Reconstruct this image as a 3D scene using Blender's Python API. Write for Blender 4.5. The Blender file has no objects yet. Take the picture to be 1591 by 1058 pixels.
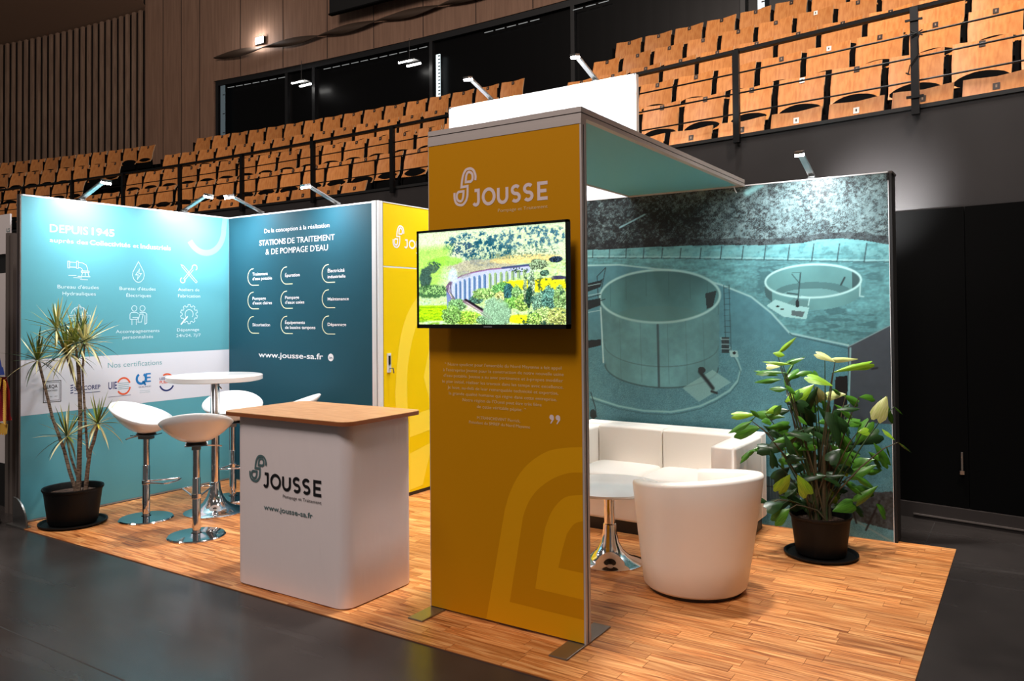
import bpy, bmesh, math, random
import numpy as np
from mathutils import Vector, Matrix, Euler
random.seed(7); RNG = np.random.default_rng(7)
SC = bpy.context.scene; COL = SC.collection
PI = math.pi
R = math.radians

# ------------------------------------------------------------------ camera, world, lights, exposure
def make_camera():
    yaw, pit, rol = R(33.221), R(1.077), R(-0.463)
    F = Vector((-math.sin(yaw)*math.cos(pit), math.cos(yaw)*math.cos(pit), math.sin(pit)))
    R0 = Vector((math.cos(yaw), math.sin(yaw), 0)); U0 = R0.cross(F)
    Rt = math.cos(rol)*R0 + math.sin(rol)*U0; U = -math.sin(rol)*R0 + math.cos(rol)*U0
    cd = bpy.data.cameras.new('camera'); co = bpy.data.objects.new('camera', cd); COL.objects.link(co)
    m = Matrix((( Rt.x, U.x, -F.x, 1.770), (Rt.y, U.y, -F.y, -3.306), (Rt.z, U.z, -F.z, 1.562), (0, 0, 0, 1)))
    co.matrix_world = m
    cd.sensor_fit = 'HORIZONTAL'; cd.sensor_width = 36.0
    cd.lens = 1231.2/1591*36.0
    cd.shift_y = -65.8/1591
    cd.clip_start = .05; cd.clip_end = 200
    SC.camera = co
make_camera()
W = bpy.data.worlds.new('world'); SC.world = W; W.use_nodes = True
W.node_tree.nodes['Background'].inputs[0].default_value = (1.0, .93, .86, 1)
W.node_tree.nodes['Background'].inputs[1].default_value = .075
def area(name, loc, aim, size, energy, color=(1, 1, 1), sy=None, spread=None):
    l = bpy.data.lights.new(name, 'AREA'); l.energy = energy; l.color = color; l.size = size
    if sy: l.shape = 'RECTANGLE'; l.size_y = sy
    if spread: l.spread = R(spread)
    o = bpy.data.objects.new(name, l); COL.objects.link(o); o.location = loc
    o.rotation_euler = (Vector(aim)-Vector(loc)).to_track_quat('-Z', 'Y').to_euler()
    return o
area('unseen_hall_lamp', (3.2, .2, 9.6), (0.0, 6.0, 4.0), 1.0, 250, (1.0, .88, .78), spread=88)
area('unseen_hall_lamp', (-.4, 1.9, 9.4), (-1.4, 1.0, 0.0), .6, 155, (1.0, .94, .88), spread=76)  # unseen lamp added over the booth to brighten its floor
area('unseen_hall_lamp', (-7.0, -4.0, 10.0), (-12.0, 6.5, 5.0), 2.5, 600, (1.0, .84, .74))  # unseen lamp added to lift the far left seats and wall
area('unseen_hall_lamp', (0.6, -5.5, 8.6), (-.5, 0.0, 0.5), 2.0, 480, (1.0, .90, .86))
LAMP_W = 11
SC.view_settings.view_transform = 'Standard'; SC.view_settings.look = 'None'
SC.view_settings.exposure = 0.0; SC.view_settings.gamma = 1.0; SC.view_settings.use_curve_mapping = False

# ------------------------------------------------------------------ materials
def s2l(c):
    c = np.asarray(c, float)/255.0
    return np.where(c <= .04045, c/12.92, ((c+.055)/1.055)**2.4)
def lin(c): return tuple(float(v) for v in s2l(c)) + (1.0,)
MATS = {}
def mat(name, rgb=(200, 200, 200), rough=.5, metal=0.0, emit=None, es=0.0, spec=.5, noise=None, bump=None, attr=False, var=0.0, stretch=(1, 1, 1), coat=0.0):
    if name in MATS: return MATS[name]
    m = bpy.data.materials.new(name); m.use_nodes = True; nt = m.node_tree; b = nt.nodes['Principled BSDF']
    N = nt.nodes.new; Lk = nt.links.new
    b.inputs['Base Color'].default_value = lin(rgb); b.inputs['Roughness'].default_value = rough
    b.inputs['Metallic'].default_value = metal; b.inputs['Specular IOR Level'].default_value = spec
    b.inputs['Coat Weight'].default_value = coat
    if emit is not None:
        b.inputs['Emission Color'].default_value = lin(emit); b.inputs['Emission Strength'].default_value = es
    src = None
    tc = N('ShaderNodeTexCoord'); mp = N('ShaderNodeMapping'); mp.inputs['Scale'].default_value = stretch
    Lk(tc.outputs['Object'], mp.inputs['Vector'])
    if attr:
        a = N('ShaderNodeAttribute'); a.attribute_name = 'Col'; src = a.outputs['Color']
    if noise:   # (scale, rgb2, contrast lo, hi)
        t = N('ShaderNodeTexNoise'); t.inputs['Scale'].default_value = noise[0]; t.inputs['Detail'].default_value = 6
        Lk(mp.outputs['Vector'], t.inputs['Vector'])
        mr = N('ShaderNodeMapRange'); mr.inputs[1].default_value = noise[2]; mr.inputs[2].default_value = noise[3]
        Lk(t.outputs['Fac'], mr.inputs[0])
        mx = N('ShaderNodeMix'); mx.data_type = 'RGBA'; mx.inputs[6].default_value = lin(rgb); mx.inputs[7].default_value = lin(noise[1])
        if src is not None: Lk(src, mx.inputs[6])
        Lk(mr.outputs[0], mx.inputs[0]); src = mx.outputs[2]
    if var:
        oi = N('ShaderNodeObjectInfo'); mr2 = N('ShaderNodeMapRange'); mr2.inputs[3].default_value = 1-var; mr2.inputs[4].default_value = 1+var*.6
        Lk(oi.outputs['Random'], mr2.inputs[0])
        hs = N('ShaderNodeHueSaturation'); Lk(mr2.outputs[0], hs.inputs['Value'])
        if src is not None: Lk(src, hs.inputs['Color'])
        else: hs.inputs['Color'].default_value = lin(rgb)
        src = hs.outputs['Color']
    if src is not None:
        Lk(src, b.inputs['Base Color'])
        if attr and emit is not None: Lk(src, b.inputs['Emission Color'])
    if bump:    # (scale, strength, distance)
        t2 = N('ShaderNodeTexNoise'); t2.inputs['Scale'].default_value = bump[0]; t2.inputs['Detail'].default_value = 4
        Lk(mp.outputs['Vector'], t2.inputs['Vector'])
        bp = N('ShaderNodeBump'); bp.inputs['Strength'].default_value = bump[1]; bp.inputs['Distance'].default_value = bump[2]
        Lk(t2.outputs['Fac'], bp.inputs['Height']); Lk(bp.outputs['Normal'], b.inputs['Normal'])
    MATS[name] = m; return m

def planks_mat():
    m = bpy.data.materials.new('plank_wood'); m.use_nodes = True; nt = m.node_tree; b = nt.nodes['Principled BSDF']
    N = nt.nodes.new; Lk = nt.links.new
    a = N('ShaderNodeAttribute'); a.attribute_name = 'Col'
    g = N('ShaderNodeNewGeometry'); sep = N('ShaderNodeSeparateColor'); Lk(a.outputs['Color'], sep.inputs[0])
    mu = N('ShaderNodeVectorMath'); mu.operation = 'MULTIPLY'; mu.inputs[1].default_value = (1.3, 22, 1)
    ad = N('ShaderNodeVectorMath'); ad.operation = 'ADD'; Lk(g.outputs['Position'], mu.inputs[0]); Lk(mu.outputs[0], ad.inputs[0])
    cb = N('ShaderNodeCombineXYZ'); ml = N('ShaderNodeMath'); ml.operation = 'MULTIPLY'; ml.inputs[1].default_value = 50
    Lk(sep.outputs[0], ml.inputs[0]); Lk(ml.outputs[0], cb.inputs[0]); Lk(ml.outputs[0], cb.inputs[2]); Lk(cb.outputs[0], ad.inputs[1])
    t = N('ShaderNodeTexNoise'); t.inputs['Scale'].default_value = 2.2; t.inputs['Detail'].default_value = 8; t.inputs['Distortion'].default_value = 1.1
    Lk(ad.outputs[0], t.inputs['Vector'])
    cr = N('ShaderNodeValToRGB'); e = cr.color_ramp.elements
    e[0].position = .30; e[0].color = lin((128, 66, 28)); e[1].position = .68; e[1].color = lin((240, 178, 114))
    k = e.new(.46); k.color = lin((200, 124, 64))
    Lk(t.outputs['Fac'], cr.inputs[0])
    hs = N('ShaderNodeHueSaturation'); mr = N('ShaderNodeMapRange'); mr.inputs[3].default_value = .74; mr.inputs[4].default_value = 1.1
    Lk(sep.outputs[1], mr.inputs[0]); Lk(mr.outputs[0], hs.inputs['Value']); Lk(cr.outputs[0], hs.inputs['Color'])
    Lk(hs.outputs[0], b.inputs['Base Color']); b.inputs['Roughness'].default_value = .42
    return m

# ------------------------------------------------------------------ object helpers
def link(name, me, parent=None):
    o = bpy.data.objects.new(name, me); COL.objects.link(o)
    if parent is not None: o.parent = parent
    return o
def tag(o, label=None, cat=None, group=None, kind=None):
    if label: o['label'] = label
    if cat: o['category'] = cat
    if group: o['group'] = group
    if kind: o['kind'] = kind
    return o
def thing(name, label, cat, loc=(0, 0, 0), rz=0, group=None):
    o = bpy.data.objects.new(name, None); COL.objects.link(o); o.location = loc; o.rotation_euler = (0, 0, rz)
    o.empty_display_size = .1
    return tag(o, label, cat, group)
class MB:
    """collects polygons, builds one mesh; each piece may carry its own material"""
    def __init__(s): s.v = []; s.f = []; s.mi = []; s.mats = []
    def _m(s, m):
        if m not in s.mats: s.mats.append(m)
        return s.mats.index(m)
    def add(s, vs, fs, m):
        b = len(s.v); s.v += [tuple(v) for v in vs]; i = s._m(m)
        for f in fs: s.f.append(tuple(b+k for k in f)); s.mi.append(i)
        return s
    def box(s, x0, x1, y0, y1, z0, z1, m, M=None):
        vs = [(x, y, z) for x in (x0, x1) for y in (y0, y1) for z in (z0, z1)]
        if M is not None: vs = [tuple(M @ Vector(v)) for v in vs]
        return s.add(vs, [(0, 1, 3, 2), (4, 6, 7, 5), (0, 4, 5, 1), (2, 3, 7, 6), (0, 2, 6, 4), (1, 5, 7, 3)], m)
    def lathe(s, prof, m, n=32, c=(0, 0), cap0=False, cap1=False):
        vs = []; fs = []
        for r, z in prof:
            for k in range(n):
                a = 2*PI*k/n; vs.append((c[0]+r*math.cos(a), c[1]+r*math.sin(a), z))
        for i in range(len(prof)-1):
            for k in range(n):
                k2 = (k+1) % n; fs.append((i*n+k, i*n+k2, (i+1)*n+k2, (i+1)*n+k))
        if cap0: fs.append(tuple(range(n))[::-1])
        if cap1: fs.append(tuple((len(prof)-1)*n+k for k in range(n)))
        return s.add(vs, fs, m)
    def tube(s, pts, rad, m, n=8, closed=False):
        P = [Vector(p) for p in pts]; vs = []; fs = []; L = len(P)
        rr = rad if isinstance(rad, (list, tuple)) else [rad]*L
        up = None
        for i, p in enumerate(P):
            if closed: d = P[(i+1) % L]-P[i-1]
            else: d = P[min(i+1, L-1)]-P[max(i-1, 0)]
            d.normalize()
            if up is None: up = Vector((0, 0, 1)) if abs(d.z) < .9 else Vector((1, 0, 0))
            a = d.cross(up).normalized(); up = a.cross(d).normalized()
            for k in range(n):
                t = 2*PI*k/n; vs.append(p + (a*math.cos(t) + up*math.sin(t))*rr[i])
        seg = L if closed else L-1
        for i in range(seg):
            j = (i+1) % L
            for k in range(n):
                k2 = (k+1) % n; fs.append((i*n+k, j*n+k, j*n+k2, i*n+k2))
        if not closed: fs += [tuple(range(n)), tuple((L-1)*n+k for k in range(n))[::-1]]
        return s.add(vs, fs, m)
    def mesh(s, name, smooth=False):
        me = bpy.data.meshes.new(name); me.from_pydata(s.v, [], s.f)
        for m in s.mats: me.materials.append(m)
        me.polygons.foreach_set('material_index', s.mi)
        bm = bmesh.new(); bm.from_mesh(me); bmesh.ops.recalc_face_normals(bm, faces=bm.faces); bm.to_mesh(me); bm.free()
        if smooth: me.polygons.foreach_set('use_smooth', [True]*len(me.polygons))
        me.update(); return me
    def build(s, name, parent=None, smooth=False, bevel=0, sharp=True):
        o = link(name, s.mesh(name, smooth), parent)
        if bevel:
            b = o.modifiers.new('b', 'BEVEL'); b.width = bevel; b.segments = 2; b.limit_method = 'ANGLE'; b.angle_limit = R(40)
        if smooth and sharp:
            o.data.set_sharp_from_angle(angle=R(40))
        return o

# flat print on a wall plane: plane = ('y', Y) faces -Y, s = X ; ('x', X) faces +X, s = Y
def onplane(plane, s, z, off):
    return (s, plane[1]-off, z) if plane[0] == 'y' else (plane[1]+off, s, z)
def wordmark(P, s0, s1, z, cap, m):
    w = s1-s0; t = cap*.185; h = cap-t
    X = lambda u: s0+w*u
    Y = lambda v: z+t/2+h*v
    arcp = lambda cx, cy, rx, ry, a0, a1, n=12: [(cx+rx*math.cos(R(a0+(a1-a0)*i/n)), cy+ry*math.sin(R(a0+(a1-a0)*i/n))) for i in range(n+1)]
    e = t/2
    P.stroke([(X(.025), Y(1)), (X(.098)-e, Y(1))]+[(X(.098)-e, Y(.35))]+arcp(X(.098)-e-w*.036, Y(.28), w*.036, h*.28, 0, -150), t, m)
    P.stroke(arcp(X(.2215), Y(.5), w*.0945-e, h*.5, 0, 350, 35), t, m, True)
    P.stroke([(X(.336)+e, Y(1)), (X(.336)+e, Y(.4))]+arcp(X(.413), Y(.38), w*.077-e, h*.38, 180, 360)+[(X(.49)-e, Y(.4)), (X(.49)-e, Y(1))], t, m)
    for a, b in ((.523, .655), (.685, .82)):
        cx = (a+b)/2; rx = w*(b-a)/2-e
        P.stroke(arcp(X(cx), Y(.75), rx, h*.25, 35, 180)+arcp(X(cx), Y(.76), rx, h*.26, 190, 255, 5)+arcp(X(cx), Y(.25), rx, h*.25, 75, -90)+arcp(X(cx), Y(.25), rx, h*.25, -100, -145, 5), t, m)
    P.stroke([(X(.868)+e, Y(0)-e), (X(.868)+e, Y(1)+e)], t, m); 
    for v, q in ((0, 1.0), (.5, .985), (1, 1.0)): P.stroke([(X(.868)+t, Y(v)), (X(q), Y(v))], t, m)
class Print:
    def __init__(s, plane, off=.002): s.pl = plane; s.off = off; s.v = []; s.f = []; s.mi = []; s.mats = []
    def _m(s, m):
        if m not in s.mats: s.mats.append(m)
        return s.mats.index(m)
    def poly(s, pts, m, off=None):
        s.k = (getattr(s, 'k', 0)+1) % 12; o_ = (off if off is not None else s.off)+s.k*2.5e-5
        b = len(s.v); s.v += [onplane(s.pl, p[0], p[1], o_) for p in pts]
        s.f.append(tuple(range(b, b+len(pts)))); s.mi.append(s._m(m))
    def stroke(s, pts, w, m, closed=False, off=None):
        P = [Vector(p) for p in pts]; n = len(P); Lf = []; Rt = []
        for i in range(n):
            if closed: a = P[i]-P[i-1]; c = P[(i+1) % n]-P[i]
            else: a = P[i]-P[i-1] if i else P[1]-P[0]; c = P[i+1]-P[i] if i < n-1 else a
            a = a.normalized(); c = c.normalized(); t = (a+c)
            t = t.normalized() if t.length > .1 else a
            nn = Vector((-t.y, t.x)); k = max(.35, abs(nn.dot(Vector((-a.y, a.x)))))
            Lf.append(P[i]+nn*w/2/k); Rt.append(P[i]-nn*w/2/k)
        for i in range(n if closed else n-1):
            j = (i+1) % n; s.poly([Rt[i], Rt[j], Lf[j], Lf[i]], m, off)
    def disc(s, c, r, m, n=24, off=None, rx=None):
        s.poly([(c[0]+(rx or r)*math.cos(2*PI*k/n), c[1]+r*math.sin(2*PI*k/n)) for k in range(n)], m, off)
    def ring(s, c, r, w, m, a0=0, a1=360, n=28, off=None, rx=None):
        k = [R(a0+(a1-a0)*i/n) for i in range(n+1)]
        if a1-a0 >= 360: s.stroke([(c[0]+(rx or r)*math.cos(t), c[1]+r*math.sin(t)) for t in k[:-1]], w, m, True, off)
        else: s.stroke([(c[0]+(rx or r)*math.cos(t), c[1]+r*math.sin(t)) for t in k], w, m, False, off)
    def text(s, body, s0, s1, z, cap, m, off=None, bold=None):
        k = bold if bold is not None else (.014 if body.startswith('*') else .0); body = body.lstrip('*')
        vs, fs = glyphs(body, k)
        xs = [v[0] for v in vs]; x0, x1 = min(xs), max(xs); kx = (s1-s0)/(x1-x0); kz = cap/CAPH
        s.k = (getattr(s, 'k', 0)+1) % 12; b = len(s.v); o = (off if off is not None else s.off)+s.k*2.5e-5
        s.v += [onplane(s.pl, s0+(v[0]-x0)*kx, z+v[1]*kz, o) for v in vs]; i = s._m(m)
        for f in fs: s.f.append(tuple(b+k for k in f)); s.mi.append(i)
    def build(s, name, parent=None, label=None):
        me = bpy.data.meshes.new(name); me.from_pydata(s.v, [], s.f)
        for m in s.mats: me.materials.append(m)
        me.polygons.foreach_set('material_index', s.mi); me.update()
        o = link(name, me, parent)
        if label: o['label'] = label
        return o
GC = {}
def glyphs(body, bold=0.0):
    k = (body, bold)
    if k in GC: return GC[k]
    cu = bpy.data.curves.new('t', 'FONT'); cu.body = body; cu.resolution_u = 4 if len(body) < 30 else 2; cu.offset = bold
    ob = bpy.data.objects.new('t', cu); COL.objects.link(ob)
    dg = bpy.context.evaluated_depsgraph_get(); dg.update()
    me = bpy.data.meshes.new_from_object(ob.evaluated_get(dg), depsgraph=dg)
    vs = [(v.co.x, v.co.y) for v in me.vertices]; fs = [tuple(p.vertices) for p in me.polygons]
    bpy.data.objects.remove(ob); bpy.data.curves.remove(cu); bpy.data.meshes.remove(me)
    GC[k] = (vs, fs); return GC[k]
CAPH = 1.0
CAPH = max(v[1] for v in glyphs('H')[0])

# brand symbol: two nested drops making an S; unit box
SYM_O = [(.93,.63),(.94,.75),(.87,.88),(.78,.935),(.70,.95),(.61,.945),(.53,.92),(.44,.82),(.38,.67),(.35,.49),(.61,.50),(.60,.27),(.56,.16),(.49,.08),(.40,.03),(.31,.025),(.20,.045),(.11,.10),(.055,.22),(.055,.36)]
SYM_I = [(.53,.61),(.545,.72),(.57,.80),(.62,.85),(.68,.86),(.76,.835),(.81,.78),(.82,.71),(.80,.65),(.74,.61)]
def crom(L, closed, corners=(), k=3):
    n = len(L); out = []
    for i in range(n if closed else n-1):
        g = lambda j: L[j % n] if closed else L[min(max(j, 0), n-1)]
        p0, p1, p2, p3 = g(i-1), g(i), g(i+1), g(i+2)
        if i in corners: p0 = p1
        if (i+1) % n in corners: p3 = p2
        for s in range(k):
            t = s/k; out.append(tuple(.5*(2*p1[d]+(p2[d]-p0[d])*t+(2*p0[d]-5*p1[d]+4*p2[d]-p3[d])*t*t+(3*p1[d]-p0[d]-3*p2[d]+p3[d])*t**3) for d in (0, 1)))
    if not closed: out.append(L[-1])
    return out
def symbol(P, s0, s1, z0, z1, m, w=.085):
    def T(p): return (s0+(s1-s0)*p[0], z0+(z1-z0)*p[1])
    W_ = w*(s1-s0)
    P.stroke([T(p) for p in crom(SYM_O, False, (9, 10))], W_, m)
    P.stroke([T(p) for p in crom(SYM_I, True, (0, 9))], W_, m, True)
    P.stroke([T((.97-p[0], .985-p[1])) for p in crom(SYM_I, True, (0, 9))], W_, m, True)

# ------------------------------------------------------------------ painted prints (mural, television picture): numpy artwork -> colour attribute on a fine grid
def fbm(h, w, cy, cx, octv=4, seed=0):
    r = np.random.default_rng(seed); out = np.zeros((h, w)); amp = 1.0; tot = 0
    for o in range(octv):
        gy, gx = max(2, int(cy*2**o)), max(2, int(cx*2**o)); g = r.random((gy+1, gx+1))
        y = np.linspace(0, gy-1e-6, h); x = np.linspace(0, gx-1e-6, w); yi = y.astype(int); xi = x.astype(int)
        fy = (y-yi)[:, None]; fx = (x-xi)[None, :]; fy = fy*fy*(3-2*fy); fx = fx*fx*(3-2*fx)
        a = g[yi][:, xi]; b = g[yi][:, xi+1]; c = g[yi+1][:, xi]; d = g[yi+1][:, xi+1]
        out += amp*((a*(1-fx)+b*fx)*(1-fy)+(c*(1-fx)+d*fx)*fy); tot += amp; amp *= .55
    return out/tot
class Canvas:
    def __init__(s, w, h, x0, x1, z0, z1):
        s.w, s.h = w, h; s.x = np.linspace(x0, x1, w)[None, :]*np.ones((h, 1)); s.z = np.linspace(z0, z1, h)[:, None]*np.ones((1, w))
        s.im = np.zeros((h, w, 3))
    def inpoly(s, pts):
        m = np.zeros((s.h, s.w), bool); n = len(pts)
        for i in range(n):
            x1, z1 = pts[i]; x2, z2 = pts[(i+1) % n]
            if z1 == z2: continue
            c = ((s.z > min(z1, z2)) & (s.z <= max(z1, z2)) & (s.x < (s.z-z1)*(x2-x1)/(z2-z1)+x1)); m ^= c
        return m
    def ell(s, c, rx, rz): return ((s.x-c[0])/rx)**2+((s.z-c[1])/rz)**2
    def put(s, mask, rgb, a=1.0):
        rgb = np.asarray(rgb, float)
        if mask.dtype == bool: mask = mask.astype(float)
        k = (mask*a)[..., None]; s.im = s.im*(1-k)+rgb*k
    def shade(s, mask, f):
        k = mask.astype(float)[..., None]; s.im = s.im*(1-k)+s.im*f*k
    def line(s, pts, w, rgb, a=1.0):
        d = np.full((s.h, s.w), 9.0)
        for (x1, z1), (x2, z2) in zip(pts[:-1], pts[1:]):
            dx, dz = x2-x1, z2-z1; L = dx*dx+dz*dz+1e-12
            t = np.clip(((s.x-x1)*dx+(s.z-z1)*dz)/L, 0, 1); d = np.minimum(d, np.hypot(s.x-x1-t*dx, s.z-z1-t*dz))
        s.put(np.clip(1.4-d/(w/2), 0, 1), rgb, a)
def grid_mesh(name, cv, tf, m):
    h, w = cv.h, cv.w
    P = tf(cv.x.ravel(), cv.z.ravel()).astype(np.float32)
    me = bpy.data.meshes.new(name); nq = (h-1)*(w-1)
    me.vertices.add(h*w); me.vertices.foreach_set('co', P.ravel())
    i = (np.arange(h-1)[:, None]*w+np.arange(w-1)[None, :]).ravel()
    q = np.stack([i, i+1, i+w+1, i+w], 1).astype(np.int32)
    me.loops.add(nq*4); me.loops.foreach_set('vertex_index', q.ravel())
    me.polygons.add(nq); me.polygons.foreach_set('loop_start', np.arange(0, nq*4, 4, dtype=np.int32)); me.polygons.foreach_set('loop_total', np.full(nq, 4, np.int32))
    me.update(calc_edges=True)
    at = me.color_attributes.new('Col', 'FLOAT_COLOR', 'POINT')
    c = np.ones((h*w, 4), np.float32); c[:, :3] = s2l(np.clip(cv.im, 0, 255).reshape(-1, 3)); at.data.foreach_set('color', c.ravel())
    me.materials.append(m); return me

# ------------------------------------------------------------------ shared materials
ALU = mat('brushed_aluminium', (196, 184, 178), .45, .25)
ALUD = mat('dark_groove', (70, 62, 58), .5, .5)
WHITEP = mat('white_frame', (226, 228, 230), .35, .1)
CHROME = mat('chrome', (225, 225, 228), .07, 1.0)
STEEL = mat('satin_steel', (150, 150, 148), .28, .9)
BLACK = mat('black_plastic', (14, 14, 14), .35)
TEAL = mat('teal_graphic', (92, 164, 178), .45, spec=.4)
TEAL2 = mat('teal_graphic_light', (128, 196, 204), .45)
DTEAL = mat('dark_teal_graphic', (28, 76, 92), .6, spec=.25)
YEL = mat('yellow_graphic', (230, 198, 0), .6, spec=.15)
YEL2 = mat('yellow_graphic_pale', (243, 216, 62), .6, spec=.15)
AMB = mat('warm_bounce_amber', (198, 134, 0), .55, spec=.18)  # yellow turned oranger: warm bounce from the floor put into the colour
AMB2 = mat('warm_bounce_amber_pale', (218, 154, 8), .55, spec=.18)
INKW = mat('white_ink', (238, 236, 240), .5)
INKL = mat('lilac_ink', (226, 205, 204), .5)
INKC = mat('cream_ink', (226, 192, 140), .5)
INKG = mat('grey_teal_ink', (84, 110, 112), .5)
INKK = mat('black_ink', (22, 20, 24), .5)
INKB = mat('navy_ink', (28, 44, 110), .5)
INKBB = mat('blue_ink', (20, 120, 190), .5)
INKO = mat('orange_ink', (226, 92, 52), .5)
INKT = mat('teal_ink', (110, 170, 180), .5)
PANELW = mat('white_panel', (222, 224, 234), .5)

# ------------------------------------------------------------------ floor
def floor():
    m = bpy.data.materials.new('polished_concrete'); m.use_nodes = True; nt = m.node_tree; b = nt.nodes['Principled BSDF']
    N = nt.nodes.new; Lk = nt.links.new
    g = N('ShaderNodeNewGeometry'); t = N('ShaderNodeTexNoise'); t.inputs['Scale'].default_value = .9; t.inputs['Detail'].default_value = 9; t.inputs['Roughness'].default_value = .65
    Lk(g.outputs['Position'], t.inputs['Vector'])
    cr = N('ShaderNodeValToRGB'); e = cr.color_ramp.elements; e[0].position = .3; e[0].color = lin((36, 33, 32)); e[1].position = .72; e[1].color = lin((62, 57, 55))
    Lk(t.outputs['Fac'], cr.inputs[0])
    # pale scuffs
    mp = N('ShaderNodeMapping'); mp.inputs['Scale'].default_value = (.6, 5, 1); mp.inputs['Rotation'].default_value = (0, 0, .35); Lk(g.outputs['Position'], mp.inputs[0])
    t2 = N('ShaderNodeTexNoise'); t2.inputs['Scale'].default_value = 1.2; t2.inputs['Detail'].default_value = 5; Lk(mp.outputs[0], t2.inputs['Vector'])
    r2 = N('ShaderNodeMapRange'); r2.inputs[1].default_value = .64; r2.inputs[2].default_value = .78; r2.inputs[4].default_value = .35; Lk(t2.outputs['Fac'], r2.inputs[0])
    mx = N('ShaderNodeMix'); mx.data_type = 'RGBA'; mx.inputs[7].default_value = lin((92, 88, 86)); Lk(r2.outputs[0], mx.inputs[0]); Lk(cr.outputs[0], mx.inputs[6])
    Lk(mx.outputs[2], b.inputs['Base Color'])
    rr = N('ShaderNodeMapRange'); rr.inputs[3].default_value = .16; rr.inputs[4].default_value = .34; Lk(t2.outputs['Fac'], rr.inputs[0]); Lk(rr.outputs[0], b.inputs['Roughness'])
    b.inputs['Specular IOR Level'].default_value = .38
    MB().box(-26, 12, -9, 9.5, -.25, -.006, m).build('floor')['kind'] = 'structure'
    # saw-cut joints in the slab
    dj = mat('floor_joint', (40, 36, 34), .7)
    j = MB()
    for y in (-1.35, 2.95): j.box(-14, 8, y-.004, y+.004, -.02, -.0055, dj)
    for x in (1.15, -6.3): j.box(x-.004, x+.004, -8, 3.3, -.02, -.0055, dj)
    tag(j.build('trim_1'), kind='structure')
floor()

def wood_floor():
    t = thing('wood_strip_flooring', 'orange brown wood strip flooring laid under the whole booth on grey concrete', 'flooring', (-1.6, 1.1, -.0006))
    m = planks_mat()
    under = mat('underlay', (128, 74, 38), .8)
    X0, X1, Y0, Y1 = -4.64, 1.335, -.375, 2.62
    MB().box(X0+1.6, X1+1.6, Y0-1.1, Y1-1.1, -.0058, -.0022, under).build('underlay', t)
    n = 38; dw = (Y1-Y0)/n; P = []
    r = random.Random(3)
    for i in range(n):
        x = X0 - r.random()*.4
        while x < X1:
            L = r.uniform(.3, .62); a, b = max(x, X0), min(x+L, X1)
            if b-a > .02: P.append((a, b, Y0+i*dw, Y0+(i+1)*dw, r.random(), r.random()))
            x += L
    cam = Vector((1.77, -3.306))
    P.sort(key=lambda p: (Vector(((p[0]+p[1])/2, (p[2]+p[3])/2))-cam).length)
    def mk(lst, name):
        mb = MB(); cols = []
        for a, b, c, d, r1, r2 in lst:
            g = .0009; mb.box(a+1.6+g, b+1.6-g, c-1.1+g, d-1.1-g, -.0022, 0+r1*.0004, m); cols += [(r1, r2, 0, 1)]*6
        me = mb.mesh(name); at = me.color_attributes.new('Col', 'FLOAT_COLOR', 'CORNER')
        at.data.foreach_set('color', np.repeat(np.array(cols, np.float32), 4, axis=0).ravel())
        return link(name, me, t)
    vis = [p for p in P if p[2] > -.5]
    for p in vis[:300]: mk([p], 'plank')
    o = mk(vis[300:], 'planks'); o['kind'] = 'stuff'
wood_floor()

# ------------------------------------------------------------------ booth walls
XL, YL, YC, XS, YM, XM, H = -4.657, -.315, 1.558, -2.723, 2.563, .974, 2.5
LW = [('DEPUIS', -0.101, 0.2, 2.228, 0.061), ('*1945', 0.233, 0.423, 2.231, 0.056), ('auprès des', -0.101, 0.2, 2.149, 0.033), ('*Collectivités', 0.216, 0.563, 2.149, 0.037), ('et', 0.588, 0.64, 2.149, 0.033), ('*Industriels', 0.656, 0.944, 2.147, 0.039), ("Bureau d'études", -0.041, 0.29, 1.786, 0.028), ('Hydrauliques', -0.003, 0.266, 1.733, 0.028), ("Bureau d'études", 0.468, 0.798, 1.784, 0.027), ('Électriques', 0.528, 0.754, 1.726, 0.027), ('Ateliers de', 1.016, 1.235, 1.786, 0.026), ('Fabrication', 1.016, 1.244, 1.728, 0.028), ('Accompagnements', 0.436, 0.834, 1.42, 0.027), ('personnalisés', 0.495, 0.773, 1.37, 0.027), ('Dépannage', 1.005, 1.232, 1.422, 0.026), ('24h/24, 7j/7', 0.997, 1.249, 1.37, 0.026)]
DW = [('De la conception à la réalisation', -4.144, -3.297, 2.319, 0.037), ('*STATIONS', -4.214, -3.855, 2.206, 0.048), ('DE TRAITEMENT', -3.831, -3.235, 2.205, 0.049), ("& DE POMPAGE D'EAU", -4.127, -3.318, 2.119, 0.051), ('*Traitement', -4.312, -4.099, 1.931, 0.027), ("*d'eau potable", -4.312, -4.04, 1.888, 0.027), ('*Épuration', -3.864, -3.673, 1.905, 0.028), ('*Électricité', -3.321, -3.118, 1.926, 0.029), ('*industrielle', -3.322, -3.108, 1.876, 0.026), ('*Pompage', -4.312, -4.125, 1.704, 0.027), ("*d'eaux claires", -4.312, -4.041, 1.661, 0.027), ('*Pompage', -3.865, -3.682, 1.705, 0.027), ("*d'eaux usées", -3.865, -3.615, 1.662, 0.027), ('*Maintenance', -3.323, -3.07, 1.683, 0.026), ('*Sécurisation', -4.313, -4.069, 1.459, 0.027), ('*Équipements', -3.866, -3.608, 1.481, 0.027), ('*de bassins tampons', -3.866, -3.476, 1.436, 0.027), ('*Dépannage', -3.324, -3.101, 1.464, 0.026), ('*www.jousse-sa.fr', -4.228, -3.381, 1.173, 0.048)]
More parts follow.
